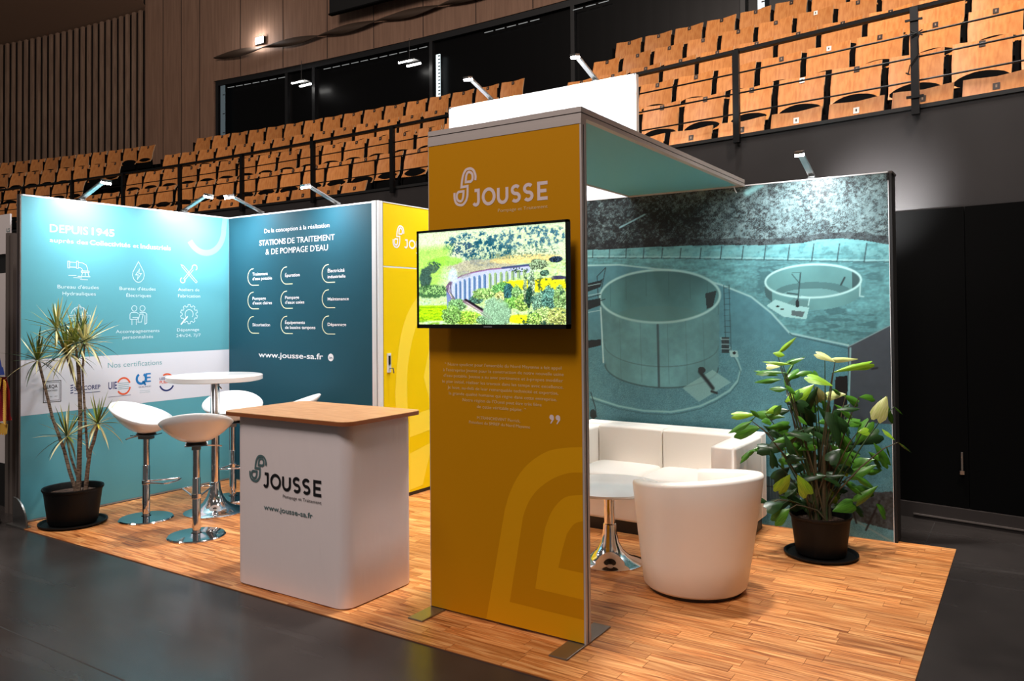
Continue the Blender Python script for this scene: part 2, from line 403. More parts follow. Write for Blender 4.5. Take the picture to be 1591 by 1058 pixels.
QT = [("“ Notre syndicat pour l'ensemble du Nord Mayenne a fait appel", -0.822, -0.115, 1.289, 0.017), ("à l'entreprise Jousse pour la construction de notre nouvelle usine", -0.833, -0.103, 1.259, 0.017), ("d'eau potable. Jousse a su avec pertinence et à-propos modifier", -0.83, -0.107, 1.229, 0.017), ('le plan initial, réaliser les travaux dans les temps avec excellence.', -0.838, -0.105, 1.198, 0.017), ('Je loue, au-delà de leur remarquable technicité et expertise,', -0.804, -0.134, 1.168, 0.017), ('la grande qualité humaine qui règne dans cette entreprise.', -0.795, -0.142, 1.137, 0.017), ("Notre région de l'Ouest peut être très fière", -0.706, -0.228, 1.107, 0.017), ('de cette véritable pépite. ”', -0.615, -0.319, 1.077, 0.017), ('M.TRANCHEVENT Pierrick,', -0.614, -0.352, 1.021, 0.016), ('Président du SMREP du Nord Mayenne', -0.665, -0.295, 0.995, 0.016)]

INKI = mat('pale_blue_ink', (214, 236, 242), .5)
def icon_pipe(P, c, k, m):
    x, z = c; S = lambda pts, w=.0048, cl=False: P.stroke([(x+a*k, z+b*k) for a, b in pts], w, m, cl)
    S([(-.9, .55), (-.75, .55), (-.75, 0), (-.9, 0)], cl=True); S([(-.75, .48), (-.2, .48)]); S([(-.75, .08), (-.2, .08)])
    S([(-.2, .58), (-.05, .58), (-.05, 0), (-.2, 0)], cl=True)
    S([(-.05, .48), (.3, .46), (.6, .3), (.72, 0), (.74, -.2)]); S([(-.05, .08), (.15, .05), (.27, -.05), (.3, -.2)])
    S([(.2, -.2), (.84, -.2), (.84, -.32), (.2, -.32)], cl=True)
    S([(.3, -.32), (.22, -.62)]); S([(.52, -.32), (.52, -.6)]); S([(.74, -.32), (.84, -.62)])
    S([(-.85, -.6), (-.2, -.6)]); S([(-.1, -.66), (.95, -.66)]); S([(-.45, -.78), (.25, -.78)]); S([(.1, -.92), (.75, -.92)])
def icon_drop(P, c, k, m):
    x, z = c; S = lambda pts, w=.0048, cl=False: P.stroke([(x+a*k, z+b*k) for a, b in pts], w, m, cl)
    S([(0, .95), (.28, .45), (.5, .05), (.55, -.25), (.45, -.58), (.22, -.82), (0, -.88), (-.22, -.82), (-.45, -.58), (-.55, -.25), (-.5, .05), (-.28, .45)], cl=True)
    S([(.1, .3), (-.25, -.22), (-.02, -.22), (-.1, -.62), (.28, -.08), (.03, -.08)], .005, True)
def icon_tools(P, c, k, m):
    x, z = c; S = lambda pts, w=.008, cl=False: P.stroke([(x+a*k, z+b*k) for a, b in pts], w, m, cl)
    S([(-.72, .62), (.6, -.7)], .0048); S([(-.6, .76), (.74, -.58)], .0048); S([(.6, -.7), (.74, -.82), (.86, -.7), (.74, -.58)], .0048)
    S([(-.72, .62), (-.84, .84), (-.6, .76)], .0048)
    S([(-.5, -.62), (.45, .42)], .0048); S([(-.62, -.48), (.33, .56)], .0048)
    P.ring((x+.58*k, z+.62*k), .26*k, .008, m, -60, 200); P.ring((x-.66*k, z-.6*k), .24*k, .008, m, 110, 400)
def icon_helmet(P, c, k, m):
    x, z = c; P.ring((x, z-.1*k), .8*k, .0048, m, 15, 165, rx=.7*k); P.ring((x, z-.1*k), .95*k, .0048, m, 40, 140, rx=.2*k)
    P.stroke([(x-.9*k, z), (x+.9*k, z), (x+.9*k, z-.15*k), (x-.9*k, z-.15*k)], .0048, m, True)
    P.stroke([(x-.35*k, z+.65*k), (x-.35*k, z)], .0048, m); P.stroke([(x+.35*k, z+.65*k), (x+.35*k, z)], .0048, m)
    P.ring((x, z-.15*k), .55*k, .0048, m, 180, 360)
def icon_people(P, c, k, m):
    x, z = c; S = lambda pts, w=.0048, cl=False: P.stroke([(x+a*k, z+b*k) for a, b in pts], w, m, cl)
    P.ring((x-.38*k, z+.6*k), .24*k, .0048, m); P.ring((x+.38*k, z+.6*k), .24*k, .0048, m)
    S([(-.78, -.35), (-.78, .1), (-.65, .25), (-.15, .25), (.02, .1)]); S([(.1, .25), (.62, .25), (.78, .1), (.78, -.7), (.6, -.8), (.6, 0)])
    S([(-.78, -.35), (-.1, -.35), (-.02, -.2), (-.55, -.2)]); S([(-.6, -.35), (-.6, -.85)]); S([(-.2, -.35), (-.2, -.85)])
    S([(-.05, -.6), (.12, .1), (.45, .1), (.28, -.6)], cl=True)
def icon_gear(P, c, k, m):
    x, z = c; pts = []
    for i in range(10):
        a = 2*PI*i/10
        for da, r in ((-.2, .72), (-.13, .9), (.13, .9), (.2, .72)): pts.append((x+r*k*math.sin(a+da), z+.1*k+r*k*math.cos(a+da)))
    P.stroke(pts, .0048, m, True); P.ring((x, z+.1*k), .42*k, .0055, m, -40, 220)
    P.stroke([(x-.85*k, z-.85*k), (x-.15*k, z-.1*k)], .014, m)

def foot_bracket(name, parent, p0, sgn):
    b = MB(); n = 14; r = .2
    pts = [(0, .0)]+[(r*.62*math.sin(PI/2*i/n)*sgn, r*1.25*math.cos(PI/2*i/n)) for i in range(n+1)]
    vs = [(p0[0]+dx, p0[1]+x, z) for dx in (0, .012) for x, z in pts]; k = len(pts)
    b.add(vs, [tuple(range(k))[::-1], tuple(range(k, 2*k))]+[(i, (i+1) % k, k+(i+1) % k, k+i) for i in range(k)], STEEL)
    b.box(p0[0]-.03, p0[0]+.045, p0[1]-.002, p0[1]+r*.66*sgn, 0, .008, STEEL)
    return b.build(name, parent)

def walls():
    # left teal wall
    t = thing('display_wall', 'light teal display wall on the left with white service icons and a certification band', 'display wall')
    MB().box(XL-.05, XL-.002, YL, YC+.05, .0, H-.003, ALU).build('frame', t)
    MB().box(XL-.004, XL, YL+.004, YC, .012, H-.012, TEAL).build('graphic_panel', t)
    b = MB(); b.box(XL-.052, XL+.0015, YL-.004, YL+.004, 0, H, mat('profile_dark_grey', (112, 104, 100), .5, .3)); b.box(XL-.04, XL-.012, YL-.006, YL-.004, 0, H, ALUD)  # grey edge strip, darker than the aluminium frame
    b.build('edge_profile', t)
    MB().box(XL-.052, XL+.004, YL+.012, YC, H-.012, H, WHITEP).build('top_profile', t)
    pb = Print(('x', XL), .0005)
    pb.poly([(YL+.004, .809), (YC, .815), (YC, 1.236), (YL+.004, 1.236)], PANELW)
    pb.build('certification_band', t, 'white band across teal panel')
    sw = Print(('x', XL), .0006)
    sw.ring((1.30, 2.38), .235, .055, TEAL2, 215, 360, 30, rx=.2); sw.stroke([(1.50, 2.38), (1.515, 2.488)], .055, TEAL2)
    sw.build('drop_motif', t, 'paler teal drop outline in the top corner')
    p = Print(('x', XL), .0011)
    for i_, a in enumerate(LW): p.text(*a, INKW if i_ < 6 else INKI)
    p.build('lettering', t, 'white lettering')
    for f, c in ((icon_pipe, (.127, 1.951)), (icon_drop, (.637, 1.938)), (icon_tools, (1.128, 1.942)), (icon_helmet, (.131, 1.572)), (icon_people, (.637, 1.569)), (icon_gear, (1.128, 1.566))):
        q = Print(('x', XL), .0011); f(q, c, .098, INKI); q.build('icon', t)
    q = Print(('x', XL), .0011)
    q.text('Nos certifications', .368, .857, 1.133, .042, INKT)
    q.stroke([(-.146, .895), (-.013, .895), (-.013, 1.059), (-.146, 1.059)], .005, INKK, True)
    q.stroke([(-.134, .907), (-.025, .907), (-.025, 1.047), (-.134, 1.047)], .003, INKK, True)
    q.text('*LRQA', -.12, -.039, 1.003, .026, INKK); q.text('CERTIFIED', -.12, -.039, .978, .012, INKK); q.text('ISO 9001 - 14001', -.12, -.039, .934, .007, INKK)
    q.text('*SNECOREP', .092, .304, .967, .033, INKB); q.stroke([(.092, .944), (.304, .944)], .004, INKB)
    for i in range(4): q.stroke([(.062, .95+i*.02), (.084, .955+i*.02)], .008, INKB)
    q.text('*UIE', .372, .447, .955, .058, INKB)
    q.ring((.505, .972), .068, .014, INKO, 20, 150, rx=.058); q.ring((.505, .972), .068, .014, INKO, 215, 350, rx=.058)
    for i in range(4): q.stroke([(.458, .998-i*.016), (.552, .998-i*.016)], .004, INKT)
    q.stroke([(.372, .89), (.57, .892)], .003, INKB)
    q.ring((.664, 1.022), .042, .02, INKBB, 120, 420); q.text('*E', .702, .753, .99, .075, INKBB); q.stroke([(.675, 1.0), (.705, .965)], .016, INKBB)
    q.text('QUALIFELEC', .64, .755, .945, .012, INKB); q.text('ENTREPRISES', .65, .745, .9, .006, INKT); q.stroke([(.65, .918), (.745, .918)], .002, INKT)
    q.text('*LES', .836, .887, .997, .021, INKB); q.text('*PUBLICS', .836, .968, .965, .024, INKO)
    q.ring((.905, .975), .07, .014, INKO, 30, 120); q.ring((.905, .97), .07, .014, INKB, 200, 335)
    q.build('certification_logos', t, 'small certification logos and grey teal heading')
    foot_bracket('foot_bracket', t, (XL+.012, YL+.01), -1) if False else None
    b = MB(); n = 14
    pts = [(0, 0)]+[(.2*math.sin(PI/2*i/n), .21*math.cos(PI/2*i/n)) for i in range(n+1)]; k = len(pts)
    y0 = YL-.045
    vs = [(XL-.005+x, y0+dy, z) for dy in (0, .012) for x, z in pts]
    b.add(vs, [tuple(range(k)), tuple(range(k, 2*k))[::-1]]+[(i, (i+1) % k, k+(i+1) % k, k+i) for i in range(k)], STEEL)
    b.box(XL-.07, XL+.2, y0-.02, y0+.03, -.005, .006, STEEL)
    b.build('foot_bracket', t, label if False else None) if False else b.build('foot_bracket', t)
    # dark teal back wall
    t = thing('display_wall', 'dark teal display wall listing water treatment services, left of the yellow door', 'display wall')
    MB().box(XL, XS-.07, YC+.002, YC+.05, 0, H-.003, ALU).build('frame', t)
    MB().box(XL+.004, XS-.075, YC, YC+.004, .012, H-.012, DTEAL).build('graphic_panel', t)
    MB().box(XL, XS-.07, YC-.004, YC+.052, H-.012, H, WHITEP).build('top_profile', t)
    b = MB(); b.box(XS-.075, XS-.028, YC-.006, YC+.05, 0, H+.004, WHITEP); b.box(XS-.028, XS-.02, YC+.0, YC+.04, 0, H, ALUD); b.box(XS-.02, XS-.001, YC-.004, YC+.045, 0, H+.002, WHITEP)
    b.build('corner_post', t, False)
    p = Print(('y', YC), .0008)
    for a in DW: p.text(*a, INKW)
    p.disc((-3.287, 1.192), .033, INKW); p.text('*in', -3.305, -3.268, 1.178, .024, DTEAL, off=.0014)
    p.build('lettering', t, 'white lettering')
    CREAM = mat('pale_yellow_ink', (232, 232, 196), .5)
    for sx in (-4.381, -3.924, -3.393):
        for sz in (1.918, 1.699, 1.472):
            q = Print(('y', YC), .0008); w = .0075
            q.stroke([(sx+.085, sz+.078)]+[(sx+.078+.075*math.cos(R(a)), sz+.078*math.sin(R(a))) for a in range(110, 271, 10)]+[(sx+.16, sz-.078)], w, CREAM)
            q.build('bracket_mark', t)
    # yellow storage side
    t = thing('storage_cabin', 'yellow storage cabin side with a white logo and a narrow locked door', 'storage cabin')
    MB().box(XS-.05, XS-.003, YC+.0535, YM-.002, 0, H-.004, ALU).build('frame', t)
    MB().box(XS-.004, XS, YC+.052, YM-.004, 1.965, H-.008, YEL).build('header_panel', t)
    d = MB().box(XS-.004, XS, YC+.052, YM-.004, .03, 1.952, YEL).build('door', t)
    MB().box(XS-.004, XS+.001, YC+.052, YM-.004, 0, .03, BLACK).build('door_sill', t)
    b = MB(); b.box(XS, XS+.008, 1.645, 1.69, 1.075, 1.235, WHITEP); b.box(XS+.008, XS+.014, 1.657, 1.678, 1.14, 1.215, BLACK)
    b.tube([(XS+.01, 1.668, 1.11), (XS+.05, 1.668, 1.11), (XS+.05, 1.675, 1.07)], .006, STEEL); b.build('lock_handle', d, label := False)
    MB().box(XS-.004, XS-.001, YC+.052, YM-.004, 1.952, 1.965, WHITEP).build('crossbar', t)
    MB().box(XS-.05, XS+.003, YC+.052, YM-.004, H-.008, H, WHITEP).build('top_profile', t)
    q = Print(('x', XS), .0006)
    q.poly([(1.80, .03)]+crom([(1.745, .9), (1.80, 1.3), (1.90, 1.55), (2.05, 1.72)], False, (), 5)+crom([(2.05, 1.50), (1.965, 1.32), (1.905, 1.08), (1.90, .85)], False, (), 5)+[(1.93, .03)], YEL2)
    q.poly([(2.20, .8), (2.12, 1.0), (2.2, 1.25), (2.3, 1.4), (2.5, 1.45), (2.5, .8)], YEL2)
    q.poly([(1.93, .5), (2.5, .56), (2.5, .75), (1.93, .68)], YEL2)
    q.poly([(1.93, .05), (2.1, .06), (2.24, .42), (1.93, .36)], YEL2)
    q.build('drop_motif', t, 'paler yellow drop outline')
    q = Print(('x', XS), .0012); symbol(q, 1.721, 1.875, 2.122, 2.322, INKW, .085); q.build('emblem', t, 'white nested drop emblem'); q = Print(('x', XS), .0012); wordmark(q, 1.87, 2.34, 2.125, .08, INKW)
    q.text('Pompage et Traitement', 2.03, 2.34, 2.085, .016, INKW); q.build('logo', t, 'white logo')
walls()

def tower():
    t = thing('tower_panel', 'tall bright white panel rising above the booth behind the canopy', 'panel')
    x0, x1 = -2.80, -.887
    MB().box(x0, x1, YM+.054, YM+.094, 0, 3.5, ALU).build('frame', t)
    MB().box(x0+.03, x1-.014, YM+.048, YM+.055, 2.5, 3.49, PANELW).build('panel', t)
    MB().box(x0, x0+.03, YM+.046, YM+.09, 0, 3.5, WHITEP).build('edge_profile', t)
    MB().box(x1-.014, x1+.004, YM+.046, YM+.095, 0, 3.5, ALU).build('edge_profile', t)
    MB().box(x0, x1, YM+.046, YM+.096, 3.49, 3.502, WHITEP).build('top_profile', t)
tower()

def mural():
    t = thing('mural_wall', 'wide photo print wall of teal tinted concrete water tanks behind the sofa', 'display wall')
    x0, x1 = XS, XM
    W_, H_ = 760, 520
    cv = Canvas(W_, H_, x0, x1, 0.005, 2.492); im = cv.im
    tex = fbm(H_, W_, 60, 90, 4, 1); tex2 = fbm(H_, W_, 12, 18, 5, 2); spk = fbm(H_, W_, 170, 250, 2, 3); fine = RNG.random((H_, W_))
    base = np.stack([78+0*tex, 130+0*tex, 142+0*tex], 2)
    cv.im = base*(0.93+.14*tex2[..., None])*(0.93+.14*tex[..., None])
    X, Z = cv.x, cv.z
    # grassy bank above the road
    tl = np.interp(X[0], [-2.8, -1.328, -.932, -.504, -.183, .12, .406, .517, .678, .808, .966], [2.09, 2.081, 2.077, 2.074, 2.062, 2.045, 2.044, 2.063, 2.062, 2.043, 2.004])[None, :]
    road = np.interp(X[0], [-2.8, -1.31, -1.024, -.589, -.187, .04, .186, .313, .706, .957], [1.9, 1.953, 1.947, 1.885, 1.763, 1.668, 1.547, 1.401, 1.32, 1.433])[None, :]
    grass = Z > road
    strk = fbm(H_, W_, 150, 40, 3, 31); g = (np.array([94, 152, 158])*(0.78+.40*strk[..., None])*(0.88+.24*spk[..., None])); cv.im = np.where(grass[..., None], g, cv.im)
    rough = np.clip((tex2-.46)/.12, 0, 1)*np.clip((strk-.45)/.1, 0, 1)*grass*np.clip((1.96-Z)/.08, 0, 1)*np.clip(np.abs(X+.05)/.15, 0, 1); cv.put(rough, (56, 92, 98), .65)
    cv.put(grass & (Z < tl) & (Z > tl-.075-.03*(X+1.3)/2.3) & (tex > .45), (120, 180, 184), .5)
    fb = np.interp(X[0], [-1.268, -.505, .32, .819, 1], [2.014, 1.976, 1.925, 1.892, 1.885])[None, :]
    cv.put(np.abs(Z-fb) < .004, (60, 92, 96), .8); cv.put(np.abs(Z-fb-.012) < .006, (150, 200, 202), .6)
    # gravel texture below
    gr_ = (~grass)*np.clip((1.45-Z)/.3, 0, 1); cv.put(gr_*(fine > .78), (50, 92, 100), .38); cv.put(gr_*(fine < .16), (122, 172, 178), .32)
    # trees
    trees = Z > tl
    leaf = .5*fbm(H_, W_, 150, 200, 1, 8)+.5*RNG.random((H_, W_)); cl = fbm(H_, W_, 14, 22, 4, 9)
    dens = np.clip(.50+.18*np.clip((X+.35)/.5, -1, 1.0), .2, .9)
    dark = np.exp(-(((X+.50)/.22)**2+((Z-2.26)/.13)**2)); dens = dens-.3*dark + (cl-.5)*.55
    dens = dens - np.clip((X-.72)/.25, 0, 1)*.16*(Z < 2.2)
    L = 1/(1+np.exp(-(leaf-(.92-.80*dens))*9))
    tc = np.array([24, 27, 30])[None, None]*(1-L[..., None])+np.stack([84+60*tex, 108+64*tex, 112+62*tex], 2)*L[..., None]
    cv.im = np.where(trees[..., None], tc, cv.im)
    cv.put(trees & (Z < tl+.035+.03*cl) , (26, 24, 28), .4)
    cv.line([(-1.02, 2.25), (-.80, 2.34)], .014, (140, 190, 200), .9); cv.line([(.02, 2.44), (.12, 2.492)], .05, (140, 205, 210), .8)
    # wire fence posts
    tops = [(-1.267, 2.081), (-1.113, 2.078), (-.963, 2.076), (-.809, 2.071), (-.651, 2.063), (-.499, 2.055), (-.337, 2.05), (-.176, 2.054), (-.012, 2.045), (.152, 2.039), (.322, 2.034), (.489, 2.036), (.66, 2.026), (.836, 2.021)]
    for i, (a, b) in enumerate(tops): cv.line([(a, b), (a-.004-.0012*i, float(np.interp(a, [-1.268, -.505, .32, .819], [2.014, 1.976, 1.925, 1.892])))], .008, (44, 66, 72))
    # road kerbs
    kerb = (148, 196, 198)
    cv.line([(-2.7, 1.90), (-1.31, 1.953), (-1.024, 1.947), (-.589, 1.885), (-.187, 1.763), (.04, 1.668), (.186, 1.547), (.313, 1.401), (.706, 1.32)], .014, kerb)
    cv.line([(.313, 1.401), (.33, 1.385), (.706, 1.30)], .008, (56, 92, 98))
    ring = [(-1.30, .86), (-1.05, .80), (-.828, .775), (-.6, .78), (-.505, .80), (-.36, .84), (-.24, .90), (-.13, .97), (-.065, 1.05), (-.045, 1.13), (-.07, 1.20), (-.12, 1.28), (-.19, 1.36)]
    cv.line(ring, .016, (128, 178, 180)); cv.line([(a, b-.022) for a, b in ring], .008, (50, 88, 94), .7)
    # big tank
    c1 = (-.70, 1.685); rx, rz = .505, .208
    body = cv.inpoly([(-1.205, 1.685), (-1.165, 1.15)]+[(-.69+.475*math.cos(a), 1.135+.17*math.sin(a)) for a in np.linspace(PI, 2*PI, 24)]+[(-.195, 1.685)])
    bc = np.stack([92+0*X, 142+0*X, 147+0*X], 2)*(0.80+.30*np.cos((X-c1[0])/rx*1.2)[..., None])*(0.88+.22*tex2[..., None])*(.93+.14*tex[..., None])
    cv.im = np.where(body[..., None], bc, cv.im)
    for xx in (-1.03, -.85, -.62, -.47, -.33): cv.line([(xx, 1.50), (xx+.01, 1.0)], .006, (74, 112, 114), .5)
    low = [(-.69+.478*math.cos(a), 1.30+.17*math.sin(a)) for a in np.linspace(PI, 2*PI, 24)]; cv.line(low, .008, (70, 104, 106), .7)
    cv.line([(-.69+.475*math.cos(a), 1.135+.17*math.sin(a)) for a in np.linspace(PI, 2*PI, 24)], .012, (52, 80, 84), .8)
    cv.line([(-.70, 1.46), (-.695, .975)], .020, (56, 76, 82), .85)
    cv.put(cv.inpoly([(-.42, 1.02), (-.26, 1.12), (-.12, 1.03), (-.37, .87), (-.50, .97)]), (134, 180, 178), .7)
    cv.line([(-.36, 1.10), (-.30, 1.03), (-.26, .98)], .03, (36, 46, 50)); cv.put(cv.ell((-.345, 1.115), .03, .025) < 1, (44, 54, 58)); cv.line([(-.27, .955), (-.23, .945)], .018, (30, 36, 40))
    inner = cv.ell(c1, rx, rz) < 1
    ic = np.stack([76+0*X, 124+0*X, 128+0*X], 2)*(0.86+.26*tex2[..., None])*(1.18-.30*np.clip((Z-1.45)/.45, 0, 1)[..., None])
    cv.im = np.where(inner[..., None], ic, cv.im)
    cv.put((cv.ell((-.70, 1.44), .47, .17) < 1) & inner, (86, 130, 130), .55)
    for a in np.linspace(.25, PI-.25, 8):
        xx = c1[0]+rx*math.cos(a); zz = c1[1]+rz*math.sin(a); cv.line([(xx, zz-.01), (xx, zz-.2)], .005, (58, 92, 94), .6)
    cv.put(cv.inpoly([(-.31, 1.70), (-.22, 1.72), (-.25, 1.60), (-.30, 1.58)]), (40, 52, 56), .9)
    cv.line([(c1[0]+rx*math.cos(a), c1[1]+rz*math.sin(a)) for a in np.linspace(0, 2*PI, 60)], .020, (150, 198, 198))
    # ladder tower right of the big tank
    for xx in (-.165, -.125): cv.line([(xx, 1.76), (xx+.01, 1.26)], .006, (48, 74, 80))
    for k in range(12): cv.line([(-.165, 1.74-k*.042), (-.118, 1.742-k*.042)], .004, (48, 74, 80))
    cv.put(cv.inpoly([(-.19, 1.37), (-.13, 1.37), (-.13, 1.25), (-.19, 1.25)]), (36, 46, 50), .85)
    for k in range(3): cv.line([(-.19, 1.35-k*.035), (-.13, 1.35-k*.035)], .006, (140, 180, 184))
    cv.put(cv.inpoly([(-.13, 1.27), (-.07, 1.27), (-.06, 1.22), (-.12, 1.22)]), (140, 184, 184)); cv.put(cv.ell((-.092, 1.25), .014, .011) < 1, (34, 40, 44))
    # gantry left of the big tank
    D_ = (34, 48, 52)
    cv.put(cv.inpoly([(-1.33, 1.80), (-1.18, 1.83), (-1.2, 1.77), (-1.33, 1.73)]), (30, 34, 38), .9); cv.put(cv.inpoly([(-1.33, 1.66), (-1.2, 1.68), (-1.2, 1.62), (-1.33, 1.58)]), (30, 34, 38), .9)
    for a, b in (((-1.33, 1.75), (-1.17, 1.84)), ((-1.23, 1.86), (-1.15, 1.93)), ((-1.22, 1.62), (-1.23, 1.86)), ((-1.15, 1.93), (-1.19, 1.76)), ((-1.33, 1.62), (-1.16, 1.67)), ((-1.33, 1.68), (-1.2, 1.71))): cv.line([a, b], .007, D_)
    for zz in (1.56, 1.70, 1.78): cv.line([(-1.33, zz), (-1.2, zz+.02)], .006, (160, 200, 204), .9)
    cv.line([(-1.20, 1.60), (-1.18, 1.15)], .013, (166, 206, 206)); cv.put(cv.inpoly([(-1.33, 1.33), (-1.2, 1.34), (-1.2, 1.29), (-1.33, 1.26)]), (30, 34, 38), .9)
    cv.line([(-1.30, .90), (-1.26, .78), (-1.25, .70)], .008, D_); cv.put(cv.ell((-1.28, .72), .03, .04) < 1, D_, .9)
    # small tank
    c2 = (.47, 1.772); r2x, r2z = .325, .118
    b2 = cv.inpoly([(.145, 1.772), (.137, 1.71)]+[(.47+.33*math.cos(a), 1.70+.135*math.sin(a)) for a in np.linspace(PI, 2*PI, 20)]+[(.80, 1.772)])
    cv.im = np.where(b2[..., None], np.stack([96+0*X, 148+0*X, 150+0*X], 2)*(.86+.22*tex2[..., None]), cv.im); cv.put(b2 & (X < .19), (50, 76, 80), .7)
    in2 = cv.ell(c2, r2x, r2z) < 1; cv.im = np.where(in2[..., None], np.stack([94+0*X, 146+0*X, 148+0*X], 2)*(.88+.2*tex2[..., None]), cv.im)
    cv.put(in2 & (cv.ell((.47, 1.69), .26, .075) < 1), (64, 98, 102), .6); cv.put(in2 & (cv.ell((.46, 1.67), .2, .05) < 1), (112, 164, 166), .8)
    cv.put(in2 & (X > .74), (44, 62, 66), .7)
    cv.line([(c2[0]+r2x*math.cos(a), c2[1]+r2z*math.sin(a)) for a in np.linspace(0, 2*PI, 50)], .016, (168, 214, 214))
    cv.line([(.69, 1.79), (.665, 1.74)], .012, (40, 56, 60)); cv.line([(.79, 1.74), (.785, 1.66), (.81, 1.655)], .009, (160, 206, 206))
    cv.put(cv.inpoly([(.15, 1.60), (.215, 1.645), (.34, 1.60), (.45, 1.585), (.43, 1.50), (.27, 1.52)]), (150, 202, 202)); cv.put(cv.inpoly([(.33, 1.565), (.42, 1.555), (.405, 1.515), (.325, 1.53)]), (84, 104, 108))
    cv.put(cv.inpoly([(.30, 1.615), (.345, 1.655), (.455, 1.63), (.44, 1.585)]), (90, 130, 132), .8)
    for a, b, w in (((.37, 1.60), (.395, 1.835), .009), ((.395, 1.835), (.335, 1.835), .005), ((.335, 1.825), (.385, 1.76), .006), ((.30, 1.69), (.37, 1.68), .010)): cv.line([a, b], w, (44, 66, 70) if w > .0055 else (70, 110, 112))
    cv.line([(.40, 1.665), (.455, 1.655), (.445, 1.60)], .008, (168, 214, 214)); cv.put(cv.ell((.37, 1.615), .012, .028) < 1, (36, 44, 48))
    for a in ((.232, 1.595), (.262, 1.575), (.37, 1.592)): cv.put(cv.ell(a, .014, .006) < 1, (30, 36, 40))
    # grey building and lower fence
    bl = cv.inpoly([(.706, 1.31), (.99, 1.465), (.99, .79), (.70, .80)]); cv.im = np.where(bl[..., None], np.stack([66+0*X, 74+0*X, 82+0*X], 2)*(.95+.1*tex[..., None]), cv.im)
    cv.put(cv.inpoly([(.62, 1.10), (.70, 1.11), (.69, .80), (.60, .82)]), (26, 24, 28)); cv.line([(.72, 1.30), (.70, .82)], .012, (128, 172, 176)); cv.line([(.705, 1.31), (.99, 1.468)], .008, (120, 150, 154))
    cv.line([(.855, 1.16), (.89, 1.17)], .012, (34, 34, 38))
    rub = (Z < .33+.02*(tex2-.5)*4) & (X > .56) & (Z > .12-.14*(X-.7)); cv.im = np.where(rub[..., None], np.stack([54+0*X, 62+0*X, 66+0*X], 2)*(.5+1.0*spk[..., None]), cv.im)
    cv.line([(.56, .20), (.974, -.0)], .012, (110, 140, 144)); cv.line([(.89, .27), (.80, .06)], .012, (24, 24, 26)); cv.line([(.72, .18), (.74, .10)], .012, (24, 24, 26))
    fz = cv.inpoly([(.10, .36), (.37, .35), (.37, .17), (.10, .18)]); cv.put(fz, (28, 34, 38), .75)
    for k in range(14): cv.line([(.10+k*.02, .355), (.103+k*.02, .2)], .004, (96, 120, 122), .7)
    cv.line([(.10, .285), (.37, .28)], .008, (16, 18, 20)); cv.line([(.10, .15), (.56, .12)], .012, (110, 160, 164), .8)
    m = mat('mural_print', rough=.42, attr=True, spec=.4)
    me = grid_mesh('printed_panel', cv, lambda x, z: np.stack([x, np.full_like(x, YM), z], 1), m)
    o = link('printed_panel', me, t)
    MB().box(x0, x1, YM+.0015, YM+.042, 0, H-.004, ALU).build('frame', t)
    MB().box(x0, x1, YM-.003, YM+.042, H-.008, H, WHITEP).build('top_profile', t)
    b = MB(); b.box(x1-.001, x1+.003, YM-.001, YM+.012, 0, H-.06, WHITEP); b.box(x1-.008, x1+.004, YM-.004, YM+.014, H-.06, H-.008, BLACK); b.build('edge_profile', t)
    t2 = thing('backing_panel', 'black backing panel standing edge on behind the right end of the mural', 'panel')
    kb = mat('black_fabric', (16, 14, 14), .8)
    MB().box(x1+.006, x1+.022, YM+.0, YM+.17, 0, H-.012, kb).build('panel', t2)
    MB().box(x1+.004, x1+.028, YM+.0, YM+.18, H-.012, H+.001, ALUD).build('top_profile', t2)
mural()

